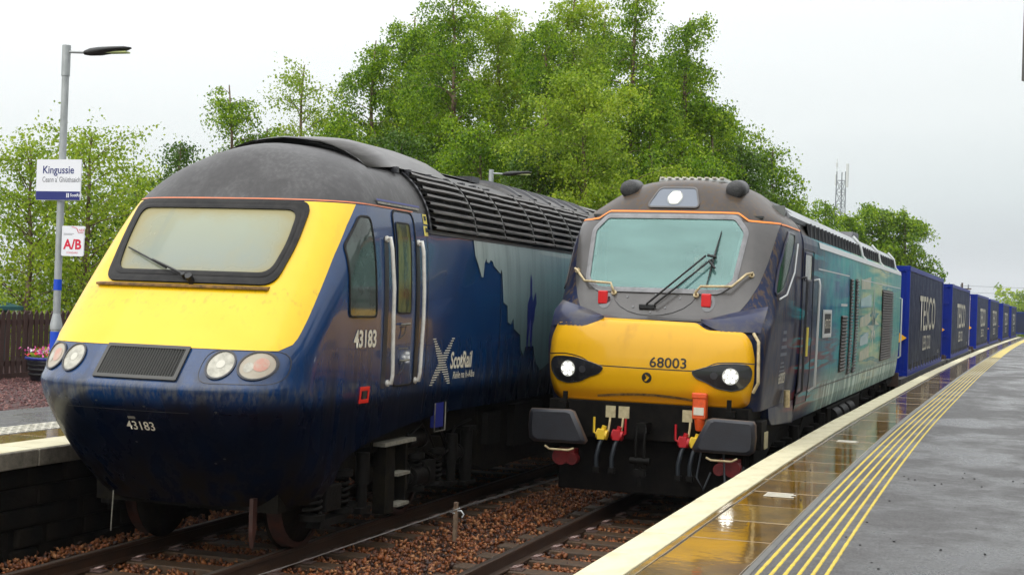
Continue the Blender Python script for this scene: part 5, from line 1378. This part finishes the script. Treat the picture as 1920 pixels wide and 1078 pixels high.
text_obj('gaelic_name', "Ceann a' Ghiùthsaich", .105, m_grayprint, sg, lambda u, v, w_: sgm(u-.27, v+.255), align='LEFT', sx=.70)
text_obj('operator_name', 'ScotRail', .06, m_white, sg, lambda u, v, w_: sgm(u+.20, v+.055, -.017), align='LEFT', bold=.001)
MB().box(.14, .155, -.017, -.0145, .04, .10, None).box(.165, .18, -.017, -.0145, .04, .10).build('emblem', m_white, sg)
for z in (.12, .45): MB().box(-.08, .08, .01, .14, z, z+.04).build('clamp', m_galv, sg)
s2 = sign_board('position_sign', (lx1+.06, ly1-.02, 2.93), .35, .42, 'small white sign with red letters A/B on the lamp post, under the station name', 'sign')
MB().prism(rnd(rect(0, .36, 0, .42), .025), 'y', -.01, .01).build('board', m_white, s2)
text_obj('letters', 'A/B', .19, m_redprint, s2, lambda u, v, w_: Vector((u+.18, -.012, v+.10)), bold=.006, sx=1.0)
text_obj('caption', 'STANDARD', .036, m_redprint, s2, lambda u, v, w_: Vector((u+.18, -.012, v+.035)))
text_obj('small_print', 'LNER', .05, m_redprint, s2, lambda u, v, w_: Vector((u+.31, -.012, v+.345)))
MB().box(.03, .2, -.012, -.0105, .31, .315).box(.03, .17, -.012, -.0105, .295, .30).build('small_print', m_grayprint, s2)
MB().tube([(.16, -.013, .41), (.24, -.013, .39), (.27, -.013, .33), (.35, -.013, .33)], .004, 4).build('red_line', m_redprint, s2)
for z in (.02, .40): MB().box(-.12, .30, .012, .028, z-.008, z+.008).build('clamp', m_galv, s2)
# fence of pointed pickets
fence = empty('picket_fence', (-15.9, 0, .89)); tag(fence, 'dark brown timber picket fence behind the planter and the red gravel', 'fence')
pk = None
for i in range(95):
    if pk is None: pk = MB().prism([(-.05, 0.05), (.05, .05), (.05, 1.10), (0, 1.17), (-.05, 1.10)], 'x', 0, .022).build('picket', m_wood, fence); o = pk
    else: o = pk.copy(); COL.objects.link(o)
    o.location = (random.uniform(-.005, .005), 17.2+.150*i, random.uniform(-.012, .012)); o.rotation_euler = (random.uniform(-.012, .012), 0, 0)
for z in (.22, .92): MB().box(-.06, 0, 17, 32, z, z+.09).build('rail', m_wood, fence)
for i in range(8): MB().box(-.14, -.06, 17.4+1.85*i, 17.52+1.85*i, 0, 1.15).build('post', m_wood, fence)
MB().box(.02, .05, 17, 32, .0, .10).build('gravel_board', m_wood, fence)
# the shrubs' dark green shed behind the fence
shed = empty('garden_shed', (-19.8, 20.5, .6)); tag(shed, 'dull teal shed showing over and between the pickets at the far left', 'shed')
m_teal = M('teal_boards', (.01, .05, .06), .6, var=.6, vs=5)
B('wall', m_teal, shed, -2.5, 1.2, 0, 3.5, 0, 1.5)
MB().prism([(-2.7, 1.45), (-.65, 1.85), (1.4, 1.45), (1.4, 1.38), (-2.7, 1.38)], 'y', -.2, 3.7).build('roof', M('shed_roof', (.02, .09, .10), .5), shed)
for i in range(12): MB().box(1.2, 1.215, .1+.28*i, .36+.28*i, .05, 1.38).build('board', m_teal, shed)
# planter
plx, ply = -15.05, 20.6
pt = empty('planter', (plx, ply, .89)); tag(pt, 'round black tub planter with a blue rim, standing against the picket fence', 'planter')
MB().lathe([(.0, .03), (.30, .0), (.34, .03), (.40, .30), (.43, .40), (.40, .40), (.36, .34), (0, .34)], (0, 0, 0), (0, 0, 1), 28).build('tub', M('black_tub', (.014, .015, .022), .35, var=.5, vs=6, vcol=(.03, .03, .04)), pt)
MB().lathe([(.415, .355), (.445, .37), (.445, .405), (.415, .41)], (0, 0, 0), (0, 0, 1), 28).build('rim', M('blue_rim', (.02, .03, .25), .4), pt)
for z in (.10, .18, .26): MB().lathe([(.36+z*.13, z), (.375+z*.13, z+.02), (.36+z*.13, z+.04)], (0, 0, 0), (0, 0, 1), 28).build('hoop', m_blackp, pt)
def leaf_mat(name, cols, trans=.35):
    m = bpy.data.materials.new(name); m.use_nodes = True; t = m.node_tree; L_ = t.links.new
    p = t.nodes['Principled BSDF']; o = t.nodes['Material Output']; g_ = t.nodes.new('ShaderNodeNewGeometry'); r = t.nodes.new('ShaderNodeValToRGB')
    L_(g_.outputs['Random Per Island'], r.inputs[0]); e = r.color_ramp.elements
    e[0].color = (*cols[0], 1); e[1].color = (*cols[-1], 1)
    for i, c in enumerate(cols[1:-1], 1): k = e.new(i/(len(cols)-1)); k.color = (*c, 1)
    c_ = t.nodes.new('ShaderNodeTexCoord'); n = t.nodes.new('ShaderNodeTexNoise'); n.inputs['Scale'].default_value = .55; n.inputs['Detail'].default_value = 3; L_(c_.outputs['Object'], n.inputs[0])
    hs = t.nodes.new('ShaderNodeHueSaturation'); L_(r.outputs[0], hs.inputs['Color'])
    mr = t.nodes.new('ShaderNodeMapRange'); mr.inputs[1].default_value = .35; mr.inputs[2].default_value = .65; mr.inputs[3].default_value = .484; mr.inputs[4].default_value = .508; L_(n.outputs[0], mr.inputs[0]); L_(mr.outputs[0], hs.inputs['Hue'])
    mr2 = t.nodes.new('ShaderNodeMapRange'); mr2.inputs[1].default_value = .3; mr2.inputs[2].default_value = .7; mr2.inputs[3].default_value = 1.25; mr2.inputs[4].default_value = .8; L_(n.outputs[0], mr2.inputs[0]); L_(mr2.outputs[0], hs.inputs['Value'])
    L_(hs.outputs[0], p.inputs['Base Color']); p.inputs['Roughness'].default_value = .45; p.inputs['Specular IOR Level'].default_value = .35
    tr = t.nodes.new('ShaderNodeBsdfTranslucent'); L_(hs.outputs[0], tr.inputs[0]); a = t.nodes.new('ShaderNodeMixShader'); a.inputs[0].default_value = trans
    L_(p.outputs[0], a.inputs[1]); L_(tr.outputs[0], a.inputs[2]); L_(a.outputs[0], o.inputs[0]); return m
m_leafA = leaf_mat('birch_leaves', [(.05, .115, .004), (.12, .24, .006), (.21, .36, .010), (.34, .48, .02)], .5)
m_leafB = leaf_mat('bright_birch_leaves', [(.13, .22, .012), (.22, .35, .015), (.30, .42, .02), (.40, .50, .05)], .5)
m_leafC = leaf_mat('dark_shrub_leaves', [(.035, .085, .005), (.07, .15, .008), (.12, .22, .01)], .35)
m_bark = M('birch_bark', (.24, .17, .11), .8, var=1, vs=9, vcol=(.07, .035, .02), stretch=(1, 1, .4), thr=(.42, .58))
m_barkd = M('brown_bark', (.09, .05, .025), .85, var=.8, vs=8, vcol=(.03, .02, .012))
m_soil = M('potting_soil', (.02, .012, .008), .9)
B_ = MB().lathe([(0, .36), (.37, .35)], (0, 0, 0), (0, 0, 1), 20).build('soil', m_soil, pt)
def leaf_quads(P, size, rg, droop=.5):
    n = len(P); a = rg.uniform(0, 2*math.pi, n); el = rg.normal(0, .7, n)
    d = np.stack([np.cos(a)*np.cos(el), np.sin(a)*np.cos(el), np.sin(el)-droop], 1); d /= np.linalg.norm(d, axis=1)[:, None]
    r = rg.normal(size=(n, 3)); s = np.cross(d, r); s /= np.linalg.norm(s, axis=1)[:, None]
    L = size*rg.uniform(.6, 1.35, n)[:, None]; w_ = L*.36
    V = np.stack([P, P+d*L*.45+s*w_, P+d*L, P+d*L*.45-s*w_], 1).reshape(-1, 3)
    return V, np.arange(4*n).reshape(-1, 4)
rg = np.random.default_rng(11)
fl = empty('flowering_plants', (plx, ply, 1.22)); tag(fl, 'pink, red and white bedding flowers over bright green leaves in the round tub', 'plants')
P = rg.normal(0, 1, (1500, 3))*np.array([.17, .17, .05])+np.array([0, 0, .08]); P = P[np.hypot(P[:, 0], P[:, 1]) < .42]
V, Fq = leaf_quads(P, .055, rg, 0); o = numpy_mesh('foliage', V, Fq, m_leafB); o.parent = fl
for nm, c, k in (('pink_flower', (.75, .10, .40), 46), ('red_flower', (.70, .02, .03), 40), ('white_flower', (.8, .75, .8), 22), ('rose_flower', (.75, .30, .50), 24)):
    P = rg.normal(0, 1, (k, 3))*np.array([.18, .18, .035])+np.array([0, 0, .17]); Q = np.repeat(P, 5, 0)+rg.normal(0, .012, (k*5, 3))
    V, Fq = leaf_quads(Q, .045, rg, 0); o = numpy_mesh(nm, V, Fq, M(nm, c, .5)); o.parent = fl; o['kind'] = 'stuff'
m_wire = M('dull_wire', (.16, .15, .14), .5)
# signal wires carried on a stake between the tracks
for k in range(3):
    pts = [(-5.88+.05*k, 8, .18+.022*k), (-5.81+.05*k, 11.3, .14+.022*k), (-5.72+.045*k, 15.5, .14+.025*k), (-5.53+.04*k, 19.2, .13+.025*k), (-5.45+.02*k, 30, .13+.03*k)]
    tag(MB().tube(pts, .0024, 4).build('signal_wire', m_wire), ['lowest of the three thin wires running beside the power car', 'middle one of the three thin wires running beside the power car', 'topmost of the three thin wires running beside the power car'][k], 'wire', 'signal wires between the tracks')
sk_ = empty('wire_stake', (-5.62, 15.05, -.25)); tag(sk_, 'rusty steel stake holding the thin wires between the two tracks', 'stake')
MB().box(-.022, .022, -.022, .022, 0, .52).build('post', m_bark, sk_, .004)
MB().tube([(.0, 0, .42), (.07, -.01, .43), (.10, -.01, .39), (.08, -.01, .36)], .009, 6).tube([(.0, -.03, .40), (-.06, -.03, .41), (.06, -.03, .46)], .007, 6).build('wire_bracket', m_silver, sk_)
# telecom mast and pole line
mast = empty('telecom_mast', (-15.3, 150, -1)); tag(mast, 'slim grey lattice telecom mast with pale antennas beyond the trees', 'mast')
m_mast = M('mast_steel', (.22, .24, .26), .5); m_ant = M('antenna_white', (.62, .63, .62), .4)
Hm = 17.7; legs = [(-.55, 0), (.55, 0), (0, .9)]
def tw(z): return 1.25-.45*z/Hm
for i, (x, y) in enumerate(legs): MB().cyl((x*tw(0), y*tw(0), 0), (x*tw(Hm), y*tw(Hm), Hm), .06, n=6).build('mast_leg', m_mast, mast)
for k in range(14):
    z0, z1 = k*1.2, (k+1)*1.2; mb = MB()
    for i in range(3):
        a, b = legs[i], legs[(i+1) % 3]
        mb.cyl((a[0]*tw(z0), a[1]*tw(z0), z0), (b[0]*tw(z1), b[1]*tw(z1), z1), .03, n=4).cyl((b[0]*tw(z0), b[1]*tw(z0), z0), (a[0]*tw(z1), a[1]*tw(z1), z1), .03, n=4).cyl((a[0]*tw(z1), a[1]*tw(z1), z1), (b[0]*tw(z1), b[1]*tw(z1), z1), .03, n=4)
    mb.build('lattice_bay', m_mast, mast)
MB().cyl((.62, -.1, Hm-1.6), (.62, -.1, Hm+.8), .14, n=10).build('antenna', m_ant, mast); MB().cyl((-.45, 0, Hm-.4), (-.45, 0, Hm+1.3), .04, n=6).cyl((-.45, 0, Hm+.5), (-.45, 0, Hm+.9), .11, n=8).build('antenna', m_ant, mast)
MB().cyl((-.5, .1, Hm-1.4), (-.5, .1, Hm-.3), .12, n=8).build('antenna', m_ant, mast)
tpole = empty('telegraph_pole', (-3.2, 152, -1)); tag(tpole, 'telegraph pole whose crossarm shows above the far containers', 'pole')
MB().cyl((0, 0, 0), (0, 0, 6.75), .12, .09, n=8).build('pole', m_barkd, tpole)
MB().box(-.9, .9, -.05, .05, 6.1, 6.22).box(-.1, 1.2, -.05, .05, 5.55, 5.65).build('crossarm', m_barkd, tpole)
for x in (-.8, -.1, .6): MB().cyl((x, 0, 6.22), (x, 0, 6.6), .07, n=6).build('insulator', m_mast, tpole)
for k, (z, l) in enumerate(((5.45, 'upper overhead wire running right from the distant telegraph pole'), (4.80, 'lower overhead wire running right from the distant telegraph pole'))):
    pts = [(-3.1+6*i, 152-.2*i, z-.10*math.sin(math.pi*min(1, i/6))) for i in range(12)]
    tag(MB().tube(pts, .022, 4).build('overhead_wire', m_mast), l, 'wire', 'overhead wires at the right')
# edge of the station canopy hanging into the top right corner
can = empty('station_canopy', (.140, 12.0, 4.38)); tag(can, 'grey edge of the station canopy just entering the top right corner', 'canopy')
m_can = M('canopy_board', (.10, .10, .09), .6, var=.6, vs=8, vcol=(.05, .05, .045))
for i in range(14): MB().prism([(.004+.16*i, 0.03), (.08+.16*i, 0), (.156+.16*i, .03), (.156+.16*i, 1.5), (.004+.16*i, 1.5)], 'y', 0, .03).build('valance_board', m_can, can)
B('fascia', m_can, can, -.0, 2.3, .03, .12, .9, 1.5); B('roof', m_can, can, 0, 2.3, .12, 3.0, 1.40, 1.5)
for y in (.3, 2.8): MB().cyl((2.15, y, -3.50), (2.15, y, 1.4), .06, n=10).build('post', m_galv, can)

# ------------------------------------------------------------------ trees
def tree_mesh(seed, Ht, R, nb, per, size, droop, base=.12, lean=0.0, spread=1.0, shape='birch', fill=1.0, nleaf=20000):
    """one birch: tapered trunk, rising limbs that arch over, hanging twigs with leaves"""
    rg = np.random.default_rng(seed); tb = MB(); tr = []
    nseg = 10; px = py = 0.0
    for i in range(nseg+1):
        f = i/nseg; tr.append(Vector((px+lean*f*f*Ht, py, f*Ht))); px += rg.normal(0, .018*Ht*.5)*.5; py += rg.normal(0, .018*Ht*.5)*.5
    rad = [.016*Ht*(1-.93*i/nseg)+.01 for i in range(nseg+1)]
    tb.tube(tr, rad, 8)
    PL = []
    def tp(f):
        k = min(nseg-1, int(f*nseg)); return tr[k].lerp(tr[k+1], f*nseg-k)
    for b in range(nb):
        f = base + (1-base)*(b+.5)/nb*.97; f = min(.985, f+rg.normal(0, .015))
        if shape == 'birch': u_ = (1-f)/(1-base); prof = min(1, 1.32*u_**.55)*(1-.30*max(0, u_-.6)/.4)
        else: prof = math.sin(math.pi*min(.98, max(.06, (1-f)/(1-base)*.92+.04)))**.5
        L = R*prof*rg.uniform(.45, 1.25)*spread*(1+.22*math.sin(f*23+seed)) + .25
        az = b*2.4+rg.normal(0, .35); el = R_(rg.uniform(20, 60)+ (14 if f > .8 else 0))
        p = tp(f); d = Vector((math.cos(az)*math.cos(el), math.sin(az)*math.cos(el), math.sin(el))); pts = [p.copy()]
        ns = 6
        for s_ in range(ns):
            p = p + d*(L/ns)*1.15; pts.append(p.copy()); d = (d + Vector((0, 0, -.26*droop - .05*s_*droop))).normalized()
        r0 = max(.012, .30*rad[min(nseg, int(f*nseg))]); tb.tube(pts, [r0*(1-.85*k/ns) for k in range(ns+1)], 4)
        nt_ = int(per*3.0*(.35+L/R)*fill)
        for q in range(nt_):
            u = rg.uniform(.12, 1)**.8; k = min(ns-1, int(u*ns)); p0 = pts[k].lerp(pts[k+1], u*ns-k)
            Ls = rg.uniform(.3, 1.25)*(.50+.20*R)*(.5+.5*u); n_ = max(3, int(Ls*9))
            dirx = Vector((rg.normal(), rg.normal(), rg.normal()*.5)).normalized()*.8 + d*.25
            cur = p0.copy(); dd = dirx
            for j in range(n_):
                cur = cur + dd*(Ls/n_); dd = (dd + Vector((0, 0, -.42*droop))).normalized()
                PL.append((cur.x, cur.y, cur.z))
    P = np.array(PL); k_ = rg.integers(0, len(P), nleaf); P = P[k_] + rg.normal(0, 1, (nleaf, 3))*np.where(rg.random(nleaf) < .7, .05, .125)[:, None]
    V, Fq = leaf_quads(P, size*1.04, rg, 1.0*droop)
    return tb, V, Fq
TREES = [   # direction from the viewpoint, distance, height, crown radius, seed, leaf kind, fullness, label
    (-0.7578, 25, 4.7, 1.05, 101, 'b', 1.00, 'leafy bright birch at the far left edge behind the picket fence'),
    (-0.7042, 26, 5.2, 1.18, 102, 'b', 1.00, 'bright young birch behind the lamp post with the station name'),
    (-0.6528, 29, 4.6, 0.87, 103, 'b', 0.90, 'low bright birch touching the dark dome of the power car'),
    (-0.6220, 38, 6.3, 1.00, 104, 'c', 1.20, 'low dark birch at the left end of the tree belt'),
    (-0.5768, 40, 8.3, 1.14, 105, 'a', 0.90, 'slim birch with a pointed top, left one of the slim pair'),
    (-0.5417, 41, 7.1, 1.02, 106, 'a', 1.20, 'short rounded birch filling the gap between the slim pair'),
    (-0.5104, 42, 9.2, 1.14, 107, 'b', 0.45, 'thin airy birch with sky showing through its top'),
    (-0.4850, 41, 7.5, 1.00, 108, 'a', 1.30, 'low rounded birch joining the airy one to the tall group'),
    (-0.4533, 45, 10.0, 1.49, 109, 'a', 1.50, 'broad drooping birch forming the left shoulder of the tall group'),
    (-0.4211, 47, 11.1, 1.51, 110, 'a', 1.50, 'birch with an uneven crown between the left shoulder and the pale trunk'),
    (-0.3862, 43, 11.0, 1.50, 111, 'a', 1.50, 'tall weeping birch whose pale trunk shows above the louvred roof'),
    (-0.3471, 46, 10.9, 1.59, 112, 'b', 1.50, 'yellow green birch in the middle of the tall group'),
    (-0.3181, 43, 10.1, 1.34, 113, 'a', 1.50, 'dense birch just left of the two tallest crowns'),
    (-0.2927, 45, 11.4, 1.30, 114, 'b', 1.40, 'tall light green birch above the left of the freight locomotive'),
    (-0.2808, 39, 8.1, 1.65, 115, 'b', 1.70, 'bushy light green birch standing forward of the tall group'),
    (-0.2521, 44, 11.4, 0.87, 116, 'a', 1.20, 'narrow birch that runs out of the top of the picture'),
    (-0.2336, 43, 8.6, 1.55, 117, 'a', 1.70, 'birch with a rounded crown just above the locomotive lamp'),
    (-0.2099, 46, 10.6, 1.07, 118, 'a', 1.30, 'pointed birch at the right end of the tall group'),
    (-0.1894, 46, 8.6, 1.06, 119, 'a', 1.50, 'birch stepping down to the right of the pointed one'),
    (-0.1696, 46, 7.1, 1.06, 120, 'c', 1.50, 'lower dark birch above the locomotive horns'),
    (-0.1499, 50, 7.4, 1.01, 121, 'a', 1.00, 'small pointed birch at the right end of the tree belt'),
    (-0.1296, 62, 6.4, 1.14, 122, 'b', 1.20, 'low bright bush like birch above the locomotive roof'),
    (-0.1135, 76, 7.6, 1.00, 123, 'a', 0.80, 'pale thin tree in front of the telecom mast foot'),
    (-0.0936, 84, 7.4, 1.52, 124, 'a', 1.20, 'low green tree immediately right of the telecom mast'),
    (-0.0762, 86, 8.0, 1.61, 125, 'a', 1.40, 'mid green tree, second last of the row above the containers'),
    (-0.0587, 86, 7.7, 1.48, 126, 'a', 1.40, 'last mid green tree of the row, above the first container'),
    (-0.4247, 40, 6.7, 1.44, 127, 'c', 1.50, 'low dark birch behind the rear of the intake hood'),
    (-0.3653, 40, 7.0, 1.58, 128, 'a', 1.50, 'low bushy birch directly behind the second lamp post'),
    (-0.3194, 39, 6.4, 1.52, 129, 'c', 1.50, 'low dark birch between the second lamp post and the locomotive'),
    (-0.4686, 40, 6.6, 1.30, 130, 'a', 1.40, 'low birch over the front of the intake hood'),
    (-0.2011, 42, 6.3, 1.26, 131, 'a', 1.50, 'low birch behind the right horn of the locomotive'),
]
TL_ = []
def tree(d_, Y, Ht, R, seed, kind, den, label, base_z=.4, size=None, base=.10):
    r = empty('birch_tree', (Y*d_, Y, base_z)); tag(r, label, 'tree', 'trees behind the station')
    far = Y > 60
    size = size or .080*(Y/43)**(.75 if Y > 43 else .35)
    tb, V, Fq = tree_mesh(seed, Ht*(1.03 if Ht < 9.5 else 1.08), R*1.38, int(34+3.2*Ht), 16, size, .55 if kind == 'b' else 1.0, base=base, nleaf=int(den*R*Ht*(1780 if not far else 1000)+4000))
    tb.build('trunk', m_bark, r)
    o = numpy_mesh('crown', V, Fq, {'a': m_leafA, 'b': m_leafB, 'c': m_leafC}[kind]); o.parent = r; TL_.append(len(Fq))
    return r
BACK = ['second row birch seen between the airy birch and the left shoulder', 'second row birch filling the gap behind the pale trunk', 'second row birch behind the middle of the tall group', 'second row birch behind the two tallest crowns',
        'second row birch behind the rounded crown over the locomotive', 'second row birch behind the pointed one']
for i, (d_, h_) in enumerate(((-.480, 8.6), (-.405, 11.4), (-.335, 11.2), (-.272, 11.6), (-.222, 10.2), (-.180, 8.4))): TREES.append((d_, 50, h_, 1.9, 200+i, 'a', 1.1, BACK[i]))
for q in TREES: tree(*q)
tree(.012, 260, 4.2, 6.0, 19, 'b', .1, 'far away light green tree beyond the end of the platform', -1, .5)
tree(.028, 262, 3.6, 6.0, 20, 'b', .1, 'far away light green tree at the very right edge', -1, .5)
# a continuous understorey of shrubs along the foot of the trees
rg = np.random.default_rng(77); n = 52000
y = rg.uniform(27, 100, n)
y = np.where(rg.random(n) < .75, rg.uniform(27, 60, n), y)
x0 = np.interp(y, [27, 45, 60, 100], [-19.5, -17.5, -16, -13])
bump_ = 1.2*np.sin(y*.9)+.8*np.sin(y*2.3)+.5*np.sin(y*5.1)
P = np.stack([x0+rg.normal(0, 1.1, n), y, .4+rg.random(n)**.8*(3.2+bump_)], 1)
V, Fq = leaf_quads(P, .16, rg, .2)
tag(numpy_mesh('undergrowth', V, Fq, m_leafC), 'continuous dark green undergrowth along the foot of the birch trees', 'undergrowth', kind='stuff')

# ------------------------------------------------------------------ the station building on the near platform (unseen, inferred from the canopy; added as something dark for train sides to reflect)
sb = empty('station_building', (5.2, 9, .915)); tag(sb, 'low stone station building with a slate roof on the near platform, unseen right of the view', 'building')
m_stonew = M('dark_stone_wall', (.13, .11, .09), .8, var=1, vs=3, vcol=(.06, .05, .04), bump=.5, bs=12); m_slate = M('slate_roof', (.05, .055, .06), .5, var=.8, vs=6)
B('wall', m_stonew, sb, 0, 7, 0, 46, 0, 3.6)
MB().prism([(-.5, 3.5), (3.5, 6.6), (7.5, 3.5)], 'y', -.4, 46.4).build('roof', m_slate, sb)
for i in range(11):
    wn = B('window', m_darkglass, sb, -.012, .0, 2.2+4*i, 3.3+4*i, 1.0, 2.6)
    B('window_frame', m_white, wn, -.03, -.012, 2.1+4*i, 2.2+4*i, .9, 2.7); B('window_sill', m_concrete, wn, -.06, .0, 2.05+4*i, 3.45+4*i, .86, .96)
for y in (8, 24, 38): B('chimney', m_stonew, sb, 3.0, 4.0, y, y+1, 6.0, 7.8)
print('LEAVES', sum(TL_), max(TL_))

hz_ = MB().box(-4200, 4200, -300, 6200, -2.3, 160).build('haze', None); hz_['kind'] = 'stuff'; hz_['label'] = 'thin pale mist in the damp air'
mh = bpy.data.materials.new('haze'); mh.use_nodes = True; th = mh.node_tree; th.nodes.remove(th.nodes['Principled BSDF'])
pv = th.nodes.new('ShaderNodeVolumePrincipled'); pv.inputs['Color'].default_value = (.95, .97, 1, 1); pv.inputs['Density'].default_value = .0002
th.links.new(pv.outputs[0], th.nodes['Material Output'].inputs['Volume']); hz_.data.materials.append(mh)
